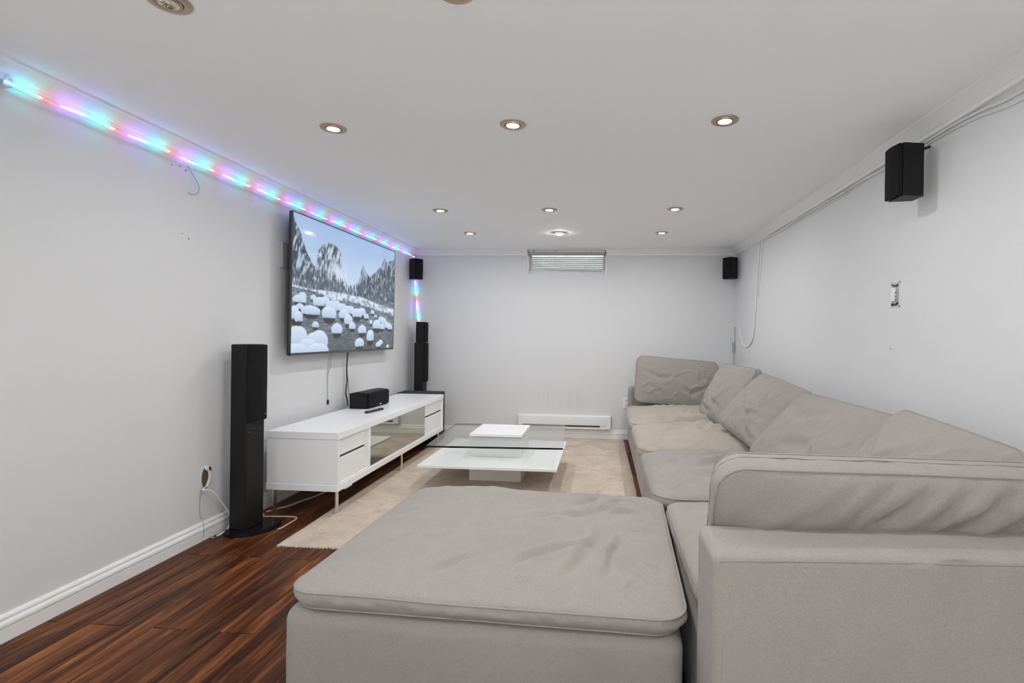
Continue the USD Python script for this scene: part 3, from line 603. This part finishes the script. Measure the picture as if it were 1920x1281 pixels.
obj('strand', tube(spline([(.006, 2.606, .277), (.004, 2.600, .20), (.005, 2.603, .14), (.022, 2.605, .095), (.022, 2.607, .02)], 8), .0012, 6), 'grey_cable', gw)
tn = thing('tan_cable', 'tan cable looping over the floor behind the near tower speaker', 'cable', (.2, 2.95, 0))
obj('cord', tube(spline([(.075, 3.02, .006), (.10, 2.985, .006), (.17, 2.987, .006), (.25, 2.995, .006), (.305, 2.985, .006), (.322, 2.945, .006), (.322, 2.90, .006), (.322, 2.82, .006), (.312, 2.795, .006)], 10), .005, 8), 'tan_cable', tn)
obj('cord', tube(spline([(.065, 3.06, .006), (.10, 3.12, .006), (.135, 3.187, .006), (.165, 3.30, .006), (.196, 3.413, .006), (.22, 3.62, .006), (.20, 3.95, .006)], 10), .005, 8), 'tan_cable', tn)
for y, x, sc in ((2.655, .035, 1.0), (2.69, .05, .8)):
    pc = trimesh.creation.icosphere(1, .006 * sc); pc.apply_scale([1.3, .9, .35]); pc.apply_translation([x, y, .0022])
    obj('plaster_crumb', pc, 'plaster', label='small crumb of white plaster on the floor below the outlet' if sc == 1.0 else 'smaller crumb of white plaster on the floor beside the tower base', cat='crumb')
ht = thing('baseboard_heater', 'long white electric baseboard heater on the far wall', 'heater', (1.72, D - .03, .108))
hx0, hx1, hz0, hz1, hy = 1.212, 2.232, .108, .255, D - .058
obj('body', prism([(D - .002, hz0 + .012), (hy + .012, hz0 + .012), (hy + .004, hz0 + .040), (hy, hz0 + .050), (hy, hz1 - .020), (hy + .006, hz1 - .006), (hy + .018, hz1), (D - .002, hz1)], hx0 + .045, hx1 - .045, 'x'), 'heater_enamel', ht, smooth=25)
for a, b in ((hx0, hx0 + .046), (hx1 - .046, hx1)):
    obj('end_cap', rb(a, b, hy - .002, D - .001, hz0, hz1 + .001, .010, 4), 'heater_enamel', ht)
obj('outlet_slot', rb(hx0 + .06, hx1 - .12, hy + .001, hy + .012, hz0 + .026, hz0 + .040, .001), 'dark_slot', ht)
obj('lower_lip', rb(hx0 + .046, hx1 - .046, hy + .002, D - .002, hz0, hz0 + .018, .003), 'heater_enamel', ht)
ou = thing('wall_outlet', 'white double outlet low on the far wall beside the sofa', 'outlet', (2.385, D, .34))
obj('cover_plate', rb(2.360, 2.432, D - .007, D, .335, .455, .004, 3), 'white_plastic', ou)
for z in (.372, .420):
    pt = obj('socket', rb(2.380, 2.412, D - .010, D - .006, z - .014, z + .014, .003), 'white_plastic', ou)
    for x in (2.389, 2.402): obj('slot', rb(x - .0018, x + .0018, D - .0108, D - .0095, z - .006, z + .008, .0004, 1), 'dark_slot', pt)
sb = thing('switch_box', 'bare metal electrical box in the right wall where a switch is missing', 'electrical box', (W, 2.62, 1.28))
obj('box_rim', cat_([bx(W - .003, W, 2.583, 2.589, 1.283, 1.405), bx(W - .003, W, 2.652, 2.658, 1.283, 1.405), bx(W - .003, W, 2.583, 2.658, 1.400, 1.406), bx(W - .003, W, 2.583, 2.658, 1.282, 1.288)]), 'plaster', sb)
obj('box_back', bx(W - .0015, W - .0005, 2.588, 2.653, 1.287, 1.401), 'galvanised', sb)
obj('switch_body', cat_([rb(W - .010, W - .001, 2.614, 2.650, 1.312, 1.378, .002), rb(W - .013, W - .009, 2.622, 2.634, 1.325, 1.365, .002)]), 'white_plastic', sb)
for pts in ([(W - .003, 2.60, 1.305), (W - .007, 2.615, 1.293), (W - .007, 2.640, 1.300), (W - .004, 2.645, 1.29)], [(W - .003, 2.602, 1.39), (W - .007, 2.62, 1.385), (W - .006, 2.645, 1.392)]): obj('wire', tube(spline(pts, 6), .003, 6), 'dark_slot', sb)
obj('screw', cat_([trimesh.creation.icosphere(1, .003).apply_translation([W - .009, 2.606, z]) for z in (1.352, 1.335, 1.32)]), 'dark_slot', sb)
cr = thing('wall_cable', 'long white cable along the right crown moulding, looping down into the far corner', 'cord', (W - .02, 5.0, 1.0))
run = [(W - .006, y, z) for y, z in ((.6, 1.985), (1.2, 1.975), (1.86, 1.972), (2.02, 1.985), (2.12, 1.994), (2.30, 1.997), (2.72, 1.990), (2.95, 1.996), (3.19, 1.990), (3.45, 1.996), (3.66, 1.993), (3.95, 1.996), (4.19, 1.985), (4.5, 1.993), (4.73, 2.000), (4.80, 1.98), (4.83, 1.90), (4.86, 1.70), (4.90, 1.49), (4.93, 1.30), (4.985, 1.135), (5.09, 1.06), (5.22, 1.038), (5.33, 1.06), (5.44, 1.155), (5.53, 1.225), (5.62, 1.245))] + [(W - .012, D - .02, 1.235), (W - .014, D - .012, 1.19), (W - .014, D - .010, 1.07)]
obj('cord', tube(spline(run, 8), .0055, 8), 'white_cable', cr)
run2 = [(W - .006, y - .05, z - .013 - .008 * math.sin(y * 4)) for y, z in ((.6, 1.985), (1.2, 1.975), (1.86, 1.965), (2.02, 1.975), (2.12, 1.99), (2.30, 1.996), (2.72, 1.986), (2.95, 1.996), (3.19, 1.990), (3.45, 1.996), (3.66, 1.993), (3.95, 1.996), (4.19, 1.985), (4.5, 1.993))] + [(W - .006, 4.70, 1.99), (W - .006, 4.735, 1.96), (W - .006, 4.78, 1.75), (W - .006, 4.84, 1.49)]
obj('cord', tube(spline(run2, 8), .0032, 8), 'white_cable', cr)
obj('connector', cat_([rb(W - .026, W - .004, D - .022, D - .002, .965, 1.055, .004), rb(W - .034, W - .010, D - .020, D - .006, 1.035, 1.075, .004)]), 'grey_plastic', cr)
obj('thin_lead', tube(spline([(W - .014, D - .010, .97), (W - .016, D - .012, .90), (W - .020, D - .012, .80), (W - .020, D - .012, .50)], 6), .0028, 6), 'grey_cable', cr)

# ------------------------------------------------------------------ coffee table
ct = thing('coffee_table', 'white coffee table with a stepped pedestal and a square glass top', 'coffee table', (1.33, 4.08, .009))
tb = .009
obj('base_block', rb(1.128, 1.527, 3.888, 4.29, tb, .173, .002), 'white_laminate', ct)
obj('lower_shelf', rb(.832, 1.828, 3.580, 4.545, .173, .193, .003), 'white_laminate', ct)
obj('pillar', rb(1.130, 1.525, 3.892, 4.286, .193, .3375, .002), 'white_laminate', ct)
RG = rotz(3.2); gc = (1.372, 3.975, 0)
gt = bx(-.475, .475, -.455, .455, .3385, .3505)
gm = moved(gt, RG, gc)
fn = np.cross(gm.vertices[gm.faces[:, 1]] - gm.vertices[gm.faces[:, 0]], gm.vertices[gm.faces[:, 2]] - gm.vertices[gm.faces[:, 0]])
flat = np.abs(fn[:, 2]) > np.linalg.norm(fn, axis=1) * .5
g_ = obj('glass_top', trimesh.Trimesh(gm.vertices, gm.faces[flat], process=False), 'table_glass', ct, smooth=False, label='clear glass table top')
obj('glass_edge', trimesh.Trimesh(gm.vertices, gm.faces[~flat], process=False), 'glass_edge', g_, smooth=False)
obj('top_block', rb(1.135, 1.537, 3.862, 4.300, .3507, .371, .002), 'white_laminate', ct)

# ------------------------------------------------------------------ rug
rg = thing('rug', 'large worn beige rug with a fringed edge under the coffee table', 'rug', (1.4, 4.1, 0))
nx, ny = 90, 140
u, v = np.meshgrid(np.linspace(0, 1, nx), np.linspace(0, 1, ny), indexing='ij')
xl = .440 - .030 * v; xr = 2.402 - .035 * v
X = xl + (xr - xl) * u; Y = 2.600 + 3.045 * v + .012 * u
Z = .0075 + .0012 * fbm(np.stack([X * 8, Y * 8, X * 0], -1), 3, 4)
edge = np.minimum(np.minimum(u, 1 - u) * 1.96, np.minimum(v, 1 - v) * 3.05)
Z = Z * np.clip(edge / .012, .25, 1)
X = X + .008 * (fbm(np.stack([Y * 6, X * 0, X * 0 + 2], -1), 3, 6) - .5) * (np.abs(u - .5) * 2)**4
idx = np.arange(nx * ny).reshape(nx, ny)
q = np.stack([idx[:-1, :-1], idx[1:, :-1], idx[1:, 1:], idx[:-1, 1:]], -1).reshape(-1, 4)
V = np.stack([X, Y, Z], -1).reshape(-1, 3)
rim = np.concatenate([idx[:, 0], idx[-1, 1:], idx[-2::-1, -1], idx[0, -2:0:-1]])
Vb = V[rim].copy(); Vb[:, 2] = .0005
n0 = len(V); k = np.arange(len(rim)); kn = (k + 1) % len(rim)
side_ = np.vstack([np.stack([rim[k], n0 + k, n0 + kn], 1), np.stack([rim[k], n0 + kn, rim[kn]], 1)])
obj('pile', (np.vstack([V, Vb]), np.vstack([q[:, [0, 1, 2]], q[:, [0, 2, 3]], side_])), 'rug_pile', rg, smooth=40)
rb2 = thing('rug', 'plain cream rug on the floor behind the camera', 'rug', (1.75, -.75, 0))
obj('pile', rb(.25, 3.3, -1.9, .75, .0005, .009, .004), 'cream_pile', rb2)
fr = []
for i in range(420):
    x = .442 + 1.955 * (i + RNG.uniform(-.3, .3)) / 420; y0 = 2.602 + .012 * i / 420
    fr.append(tube([(x, y0, .0035), (x + RNG.normal(0, .002), y0 - .010, .004), (x + RNG.normal(0, .004), y0 - RNG.uniform(.016, .026), .0016)], .0014, 4))
obj('fringe', cat_(fr), 'rug_fringe', rg, smooth=False, kind='stuff')

# ------------------------------------------------------------------ sofa: cushions
def seg_dist(x, y, pts):
    """signed distance to a polyline and the relative position along it"""
    best = np.full(x.shape, 1e9); tt_ = np.zeros(x.shape); sg = np.ones(x.shape)
    pts = np.asarray(pts, float); n = len(pts) - 1
    for i in range(n):
        a, b = pts[i], pts[i + 1]; d = b - a; L2 = d @ d
        t = np.clip(((x - a[0]) * d[0] + (y - a[1]) * d[1]) / L2, 0, 1)
        ex, ey = x - a[0] - t * d[0], y - a[1] - t * d[1]
        dd = np.hypot(ex, ey); m = dd < best
        best = np.where(m, dd, best); tt_ = np.where(m, (i + t) / n, tt_); sg = np.where(m, np.sign(d[0] * ey - d[1] * ex), sg)
    return best * sg, tt_
def creases(x, y, items, warp=.02, seed=1):
    """items: (points, height, width): a fold, one flank raised and one sunk"""
    out = np.zeros(x.shape)
    wx = x + warp * (fbm(np.stack([x * 9, y * 9, x * 0 + seed], -1), 3, seed) - .5) * 2
    wy = y + warp * (fbm(np.stack([x * 9, y * 9, x * 0 + seed + 7], -1), 3, seed + 3) - .5) * 2
    for pts, amp, wid in items:
        s, t = seg_dist(wx, wy, pts)
        s = s / wid
        out += amp * np.sin(math.pi * np.clip(t, .02, .98))**.6 * (-1.0 * np.exp(-s**2) + .75 * np.exp(-(s - 1.5)**2) + .35 * np.exp(-(s + 1.7)**2))
    return out
def cushion(L, Wd, te, ct_, cb_, r=.07, step=.011, bulge=.015, seed=1, items=(), rumple=.004, pucker=.004, top_fn=None, pow_=(2.2, .8), band_wr=.004, wave=.006):
    """Box cushion in its own axes: x along L, y along Wd, z through the thickness; the upper face is the wrinkled one.
    Returns the mesh vertices, faces and the two seam loops (upper, lower)."""
    nx_, ny_ = int(L / step), int(Wd / step)
    w = lambda n: (lambda t: np.sin(t * math.pi / 2) * .35 + t * .65)(np.linspace(-1, 1, n))
    U, Vv = np.meshgrid(w(nx_), w(ny_), indexing='ij')
    x, y = U * L / 2, Vv * Wd / 2
    ax, ay = np.clip((np.abs(x) - (L / 2 - r)) / r, 0, 1), np.clip((np.abs(y) - (Wd / 2 - r)) / r, 0, 1)
    X = np.sign(x) * (np.minimum(np.abs(x), L / 2 - r) + r * ax * np.sqrt(1 - ay**2 / 2))
    Y = np.sign(y) * (np.minimum(np.abs(y), Wd / 2 - r) + r * ay * np.sqrt(1 - ax**2 / 2))
    dome_ = ((1 - np.abs(U)**pow_[0]) * (1 - np.abs(Vv)**pow_[0]))
    dome_ = np.maximum(dome_, 0)**pow_[1]
    de = np.minimum((1 - np.abs(U)) * L / 2, (1 - np.abs(Vv)) * Wd / 2)
    inner = 1 - np.exp(-de / .03)
    P3 = np.stack([X * 5, Y * 5, X * 0 + seed * 3.3], -1)
    wr = rumple * 2 * (fbm(P3, 4, seed) - .5)
    rid = np.abs(fbm(np.stack([X * 7 + Y * 3, Y * 6 - X * 2, X * 0 + seed], -1), 4, seed + 11) - .5)
    wr += rumple * 1.3 * (np.exp(-(rid / .035)**2) - .25)
    al = np.where((1 - np.abs(U)) * L < (1 - np.abs(Vv)) * Wd, Y, X)
    pk = noise(np.stack([al * 42, de * 9, X * 0 + seed], -1), seed + 5) - .5
    wr += pucker * 2 * pk * np.exp(-(de / .055)**1.5) * (1 - np.exp(-de / .008))
    if items: wr += creases(X, Y, items, seed=seed)
    Zt = te + ct_ * dome_ + wr * inner
    Zt = Zt + wave * 2 * (fbm(np.stack([X * 3.2, Y * 3.2, X * 0 + seed * 1.7], -1), 2, seed + 21) - .5)
    if top_fn: Zt = Zt + top_fn(X, Y, U, Vv)
    Zb = -te - cb_ * dome_ + wave * .5 * (fbm(np.stack([X * 4, Y * 4, X * 0 + seed * 2.7], -1), 2, seed + 22) - .5)
    n = nx_ * ny_
    idx = np.arange(n).reshape(nx_, ny_)
    q = np.stack([idx[:-1, :-1], idx[1:, :-1], idx[1:, 1:], idx[:-1, 1:]], -1).reshape(-1, 4)
    rim = np.concatenate([idx[:, 0], idx[-1, 1:], idx[-2::-1, -1], idx[0, -2:0:-1]])
    Xb, Yb = X * (1 - .028 / L), Y * (1 - .028 / Wd)
    loopT = np.stack([X, Y, Zt], -1).reshape(-1, 3)[rim]; loopB = np.stack([Xb, Yb, Zb], -1).reshape(-1, 3)[rim]
    tg = np.roll(loopT, -1, 0) - np.roll(loopT, 1, 0); nrm = np.stack([tg[:, 1], -tg[:, 0], tg[:, 0] * 0], 1)
    nrm /= np.maximum(np.linalg.norm(nrm, axis=1, keepdims=True), 1e-9)
    V = [np.stack([X, Y, Zt], -1).reshape(-1, 3), np.stack([Xb, Yb, Zb], -1).reshape(-1, 3)]
    F_ = [q, q[:, ::-1] + n]
    rings = 7; prev = rim; cnt = 2 * n
    for i in range(1, rings + 1):
        if i == rings: cur = rim + n
        else:
            t = i / rings
            pos = loopT * (1 - t) + loopB * t
            wv = noise(np.stack([pos[:, 0] * 30, pos[:, 1] * 30, np.full(len(pos), t * 1.6 + seed)], -1), seed + 9) - .5
            pos = pos + nrm * (bulge * math.sin(math.pi * t) + band_wr * 2 * wv * math.sin(math.pi * t))[:, None]
            if i == 4: mid = pos
            V.append(pos); cur = np.arange(len(rim)) + cnt; cnt += len(rim)
        F_.append(np.stack([prev, cur, np.roll(cur, -1), np.roll(prev, -1)], -1))
        prev = cur
    return np.vstack(V), np.vstack(F_), loopT + nrm * .0008, loopB + nrm * .0008, mid + nrm * .0006
def place(name, label, cat, group, shape, R, t, bend=None, cloth_='sofa_cloth', piping=.0032, base_z=None, band_seam=False):
    V, F_, la, lb, lm = shape
    def to(p):
        p = np.asarray(p) @ np.asarray(R).T + np.asarray(t)
        return bend(p) if bend else p
    q = to(V)
    th_ = thing(name, label, cat, (float(t[0]), float(t[1]), float(q[:, 2].min())), group)
    f = np.vstack([F_[:, [0, 1, 2]], F_[:, [0, 2, 3]]])
    obj('cover', (q, f), cloth_, th_, smooth=True)
    for lp in (la, lb):
        obj('piping', tube(to(lp[::2]), piping, 6, closed=True), 'sofa_thread' if False else cloth_, th_, smooth=True)
    if band_seam: obj('band_seam', tube(to(lm[::2]), .0018, 6, closed=True), 'sofa_thread', th_, smooth=True)
    return th_
def basis(xdir, ydir):
    a = np.array(xdir, float); a /= np.linalg.norm(a)
    b = np.array(ydir, float); b -= a * (a @ b); b /= np.linalg.norm(b)
    return np.stack([a, b, np.cross(a, b)], 1)
SEAT, BACK = 'sofa seat cushions', 'sofa back cushions'

# ------------------------------------------------------------------ sofa: base modules
def soft_box(x0, x1, y0, y1, z0, z1, r=.03, seed=3, amp=.003, inner=26):
    m = rb(x0, x1, y0, y1, z0, z1, r, 5, inner)
    v = np.array(m.vertices)
    c = np.array([(x0 + x1) / 2, (y0 + y1) / 2, (z0 + z1) / 2])
    h = np.array([x1 - x0, y1 - y0, z1 - z0]) / 2
    d = (fbm(v * 5 + seed * 5.1, 3, seed) - .5) * 2 * amp
    w = np.abs((v - c) / h)**6
    v = v + np.sign(v - c) * w / np.maximum(w.sum(1, keepdims=True), 1e-6) * d[:, None]
    return trimesh.Trimesh(v, m.faces, process=False)
def feet(parent, x0, x1, y0, y1):
    for a in (x0 + .06, x1 - .10):
        for b in (y0 + .06, y1 - .10): obj('foot', rb(a, a + .04, b, b + .04, .009, .05, .004), 'black_plastic', parent)
SX0, SX1 = 2.405, 3.49
def module(label, y0, y1, near_back=False, far_back=False, seed=1):
    t = thing('sofa_module', label, 'sofa', ((SX0 + SX1) / 2, (y0 + y1) / 2, 0), 'sofa modules')
    feet(t, SX0, SX1, y0, y1)
    ya, yb = y0 + (.175 if near_back else 0), y1 - (.18 if far_back else 0)
    obj('seat_base', soft_box(SX0, SX1 - .19, ya + .002, yb - .002, .045, .331, .02, seed), 'sofa_cloth', t, smooth=True)
    obj('back_frame', soft_box(SX1 - .19, SX1, ya + .002, yb - .002, .045, .60, .03, seed + 1), 'sofa_cloth', t, smooth=True)
    return t
m1 = module('near corner sofa module whose upholstered back faces the camera', 1.205, 2.285, near_back=True, seed=2)
nb = soft_box(SX0 - .012, SX1 + .01, 1.190, 1.392, .045, .636, .026, 5, .004, 60)
v = np.array(nb.vertices)
topz = v[:, 2] > .5
v[:, 2] += np.where(topz, .024 * np.clip((v[:, 0] - 2.4) / .9, 0, 1), 0)
hang = (v[:, 1] < 1.20)
v[:, 1] += np.where(hang, .006 * np.exp(-((v[:, 0] - 2.93 - .03 * np.sin(v[:, 2] * 9)) / .035)**2) * np.clip(v[:, 2] / .5, 0, 1) - .004 * np.exp(-((v[:, 0] - 2.86) / .05)**2), 0)
ab = obj('back_rest', (v, nb.faces), 'sofa_cloth', m1, smooth=True)
y_ = 1.1915
obj('seam', tube(spline([(SX0 + .012, y_ + .006, .616), (SX0 + .03, y_ + .0005, .622), (2.7, y_ + .0015, .632), (3.1, y_ + .0015, .642), (3.48, y_ + .0015, .651)], 14), .0022, 6), 'sofa_thread', ab)
obj('seam', tube(spline([(SX0 + .010, y_ + .003, .614), (SX0 + .011, y_ + .001, .45), (SX0 + .011, y_ + .001, .25), (SX0 + .011, y_ + .001, .06)], 8), .0016, 6), 'sofa_thread', ab)
obj('seam', tube(spline([(SX0 - .002, 1.205, .610), (SX0 + .004, 1.25, .626), (SX0 + .004, 1.34, .627), (SX0 + .0, 1.385, .612)], 8), .0018, 6), 'sofa_thread', ab)
module('armless sofa module beside the near corner module', 2.288, 3.235, seed=6)
module('armless sofa module one place short of the far corner', 3.238, 4.215, seed=9)
m4 = module('far corner sofa module with its back to the far wall', 4.218, 5.52, far_back=True, seed=12)
obj('back_rest', soft_box(SX0, SX1, 5.335, 5.525, .045, .605, .035, 15, .003), 'sofa_cloth', m4, smooth=True)
RO = rotz(-2.2)
ot = thing('ottoman', 'wide low upholstered ottoman in the foreground forming the chaise', 'ottoman', (1.81, 1.93, 0), 'sofa modules')
om = soft_box(-.582, .562, -.545, .505, .045, .326, .045, 21, .004, 34)
v = np.array(om.vertices)
v[:, 2] += np.where(v[:, 2] > .2, .006 * (fbm(np.stack([v[:, 0] * 9, v[:, 1] * 9, v[:, 0] * 0], -1), 3, 3) - .5) * 2, 0)
obj('base', moved(trimesh.Trimesh(v, om.faces, process=False), RO, (1.822, 1.945, 0)), 'sofa_cloth', ot, smooth=True)
for a in (-.5, .46):
    for b in (-.44, .40): obj('foot', moved(rb(a, a + .04, b, b + .04, .009, .05, .004), RO, (1.822, 1.945, 0)), 'black_plastic', ot)

# ------------------------------------------------------------------ sofa: seat cushions
I = np.eye(3)
it0 = [([(.05, -.42), (.10, -.30), (.22, -.22), (.36, -.14)], .006, .016), ([(.22, -.40), (.28, -.25), (.33, -.05)], .006, .018), ([(.34, -.38), (.37, -.22), (.40, -.08)], .005, .014), ([(-.20, -.40), (-.13, -.36), (-.07, -.30)], .006, .014), ([(-.28, -.22), (-.18, -.18)], .004, .018),
       ([(.18, .05), (.30, .16), (.38, .30)], .007, .022), ([(.30, .12), (.40, .20), (.48, .21)], .008, .016), ([(.20, .22), (.28, .34), (.30, .44)], .006, .018), ([(.33, .30), (.42, .36)], .006, .014), ([(.02, .0), (.12, .06), (.26, .10)], .005, .02), ([(-.10, -.10), (-.07, -.25)], .004, .02), ([(.38, .02), (.52, .03)], .005, .014)]
def top0(X, Y, U, V_): return .022 * np.exp(-((X + .30) / .22)**2 - ((Y - .42) / .13)**2) * (1 - np.abs(V_)**8) * (1 - np.abs(U)**8) - .012 * np.exp(-((X - .05) / .25)**2 - ((Y - .38) / .2)**2)
place('seat_cushion', 'broad light grey-beige cushion on the ottoman in the foreground', 'cushion', SEAT, cushion(1.140, 1.045, .023, .064, .0, .085, .010, .0105, 3, [(p, a * 1.9, w * 1.1) for p, a, w in it0], .0045, .007, top0, (2.0, .55), .007), RO, (1.822, 1.912, .359))
its = lambda s: [([(-.25 + .1 * s, -.2), (-.05, -.12 + .1 * s), (.15, -.18)], .012, .028), ([(-.1, .05), (.12, .12 * s), (.3, .02)], .011, .026), ([(.0, .25), (.2, .2)], .008, .022), ([(-.35, .1), (-.2, .22)], .008, .024)]
SP = (2.0, .5)
place('seat_cushion', 'seat cushion of the near corner module, beside the ottoman cushion', 'cushion', SEAT, cushion(.87, .835, .032, .058, .0, .08, .015, .014, 5, its(.4), .005, .006, None, SP), I, (2.852, 1.850, .377))
place('seat_cushion', 'rumpled seat cushion just beyond the near corner cushion', 'cushion', SEAT, cushion(.90, .905, .032, .078, .0, .10, .020, .014, 7, [([(-.18, -.10), (.0, .04), (.16, -.04)], 0.0240, .030), ([(-.05, -.02), (.10, -.10), (.28, -.12)], 0.0270, .032), ([(-.3, -.22), (-.05, -.26), (.2, -.24)], 0.0180, .03), ([(-.35, .2), (-.1, .12), (.1, .22)], 0.0165, .03), ([(-.4, .0), (-.25, .06)], 0.0150, .026)], .010, .010, None, SP), I, (2.825, 2.765, .377))
place('seat_cushion', 'cream-tinted creased seat cushion third along the right wall', 'cushion', SEAT, cushion(.90, .915, .032, .074, .0, .10, .020, .014, 9, [([(-.22, .12), (-.10, .20), (.0, .10), (.12, .18)], 0.0270, .026), ([(-.05, .22), (.05, .08), (.02, -.04)], 0.0240, .024), ([(.05, .25), (.15, .12)], 0.0195, .022), ([(-.3, -.05), (-.1, -.02)], 0.0180, .03), ([(.15, -.1), (.32, -.2)], 0.0150, .026)], .011, .010, None, SP), I, (2.825, 3.728, .377), cloth_='sofa_cloth_warm')
place('seat_cushion', 'rumpled cream-tinted seat cushion in the far corner of the sofa', 'cushion', SEAT, cushion(.92, 1.03, .032, .070, .0, .10, .022, .018, 13, [([(-.35, -.40), (.0, -.44), (.35, -.38)], 0.0330, .034), ([(-.3, -.12), (.1, -.10), (.3, -.2)], 0.0210, .03), ([(.0, -.05), (.02, -.18), (.0, -.3)], 0.0210, .022)], .012, .010, None, SP), I, (2.835, 4.760, .377), cloth_='sofa_cloth_warm')

# ------------------------------------------------------------------ sofa: back cushions
def lean(dx, dz, y=0): return np.array([dx, y, dz])
upB = lean(.50, .86)
fold = lambda k: [([(-.4, .18), (-.15, .05 * k), (.1, .13)], .011, .03), ([(-.2, -.13), (.1, -.08), (.30, -.16)], .011, .03), ([(.12, .2), (.30, .02)], .011, .024), ([(.30, .18), (.38, .0)], .010, .02)]
# faces look towards -x: local x along -y, local y up the lean, local z out of the face
BP = (2.0, .6)
place('back_cushion', 'large smooth back cushion leaning on the right wall, second from the camera', 'cushion', BACK, cushion(.92, .46, .045, .066, .03, .06, .012, .014, 15, fold(1), .005, .009, None, BP), basis((.07, -1, -.01), lean(.66, .72)), (3.199, 2.62, .614))
place('back_cushion', 'back cushion leaning on the right wall nearest the camera, behind the near one', 'cushion', BACK, cushion(.66, .46, .045, .060, .03, .07, .012, .014, 17, fold(-1), .006, .010, None, BP), basis((0, -1, -.06), lean(.62, .76)), (3.224, 1.87, .623))
place('back_cushion', 'grey slumped pillow with a drooping corner midway along the right wall', 'cushion', BACK, cushion(.68, .46, .040, .085, .04, .05, .010, .016, 19, [([(-.2, .05), (.05, -.1), (.25, -.05)], .014, .022), ([(.05, -.05), (.15, -.18), (.28, -.2)], .016, .02), ([(.1, .1), (.2, -.05)], .014, .02), ([(-.25, .2), (.0, .18)], .008, .026)], .006, .012, None, BP), basis((.12, -1, -.10), lean(.62, .72, .12)), (3.178, 3.44, .650))
place('back_cushion', 'back cushion half hidden behind the slumped pillow near the far corner', 'cushion', BACK, cushion(.80, .50, .040, .075, .04, .06, .011, .018, 23, [([(-.25, .1), (-.05, -.1), (.2, -.15)], .014, .024), ([(-.3, -.15), (0, -.2)], .014, .02)], .006, .010, None, BP), basis((.10, -1, 0), lean(.42, .88, .08)), (3.175, 4.36, .650))
place('back_cushion', 'farthest back cushion, tilted, standing against the far wall side', 'cushion', BACK, cushion(.80, .46, .045, .055, .035, .06, .010, .015, 27, [([(-.35, .1), (-.2, .02), (.0, .05)], .008, .022), ([(.0, -.05), (.15, -.12), (.3, -.02)], .010, .024), ([(-.3, -.05), (-.15, -.14)], .008, .02), ([(.15, .15), (.3, .0)], .008, .02)], .006, .006), basis((1, 0, -.075), (.04, .28, .96)), (2.865, 5.215, .672), cloth_='sofa_cloth')
itn = [([(x0 - .04, -.03), (x0 + .06, .0), (x0 + .17, .05), (x0 + .25, .10), (x0 + .30, .16)], a, w) for x0, a, w in ((-.42, .016, .015), (-.34, .022, .018), (-.25, .027, .021), (-.15, .024, .019), (-.05, .028, .022), (.06, .023, .020), (.16, .026, .021), (.26, .020, .02))] + [([(-.43, .02), (-.36, .10)], .008, .012), ([(-.42, -.02), (-.32, .01), (-.22, .01)], .009, .013)]
place('back_cushion', 'large creased back cushion slumped over the near sofa back, facing the camera', 'cushion', BACK, cushion(.94, .345, .052, .045, .035, .075, .022, .008, 29, itn, .004, .011, None, (2.4, .6), .003), basis((1, 0, -.004), (0, -.30, .954)), (2.905, 1.455, .640), band_seam=True)
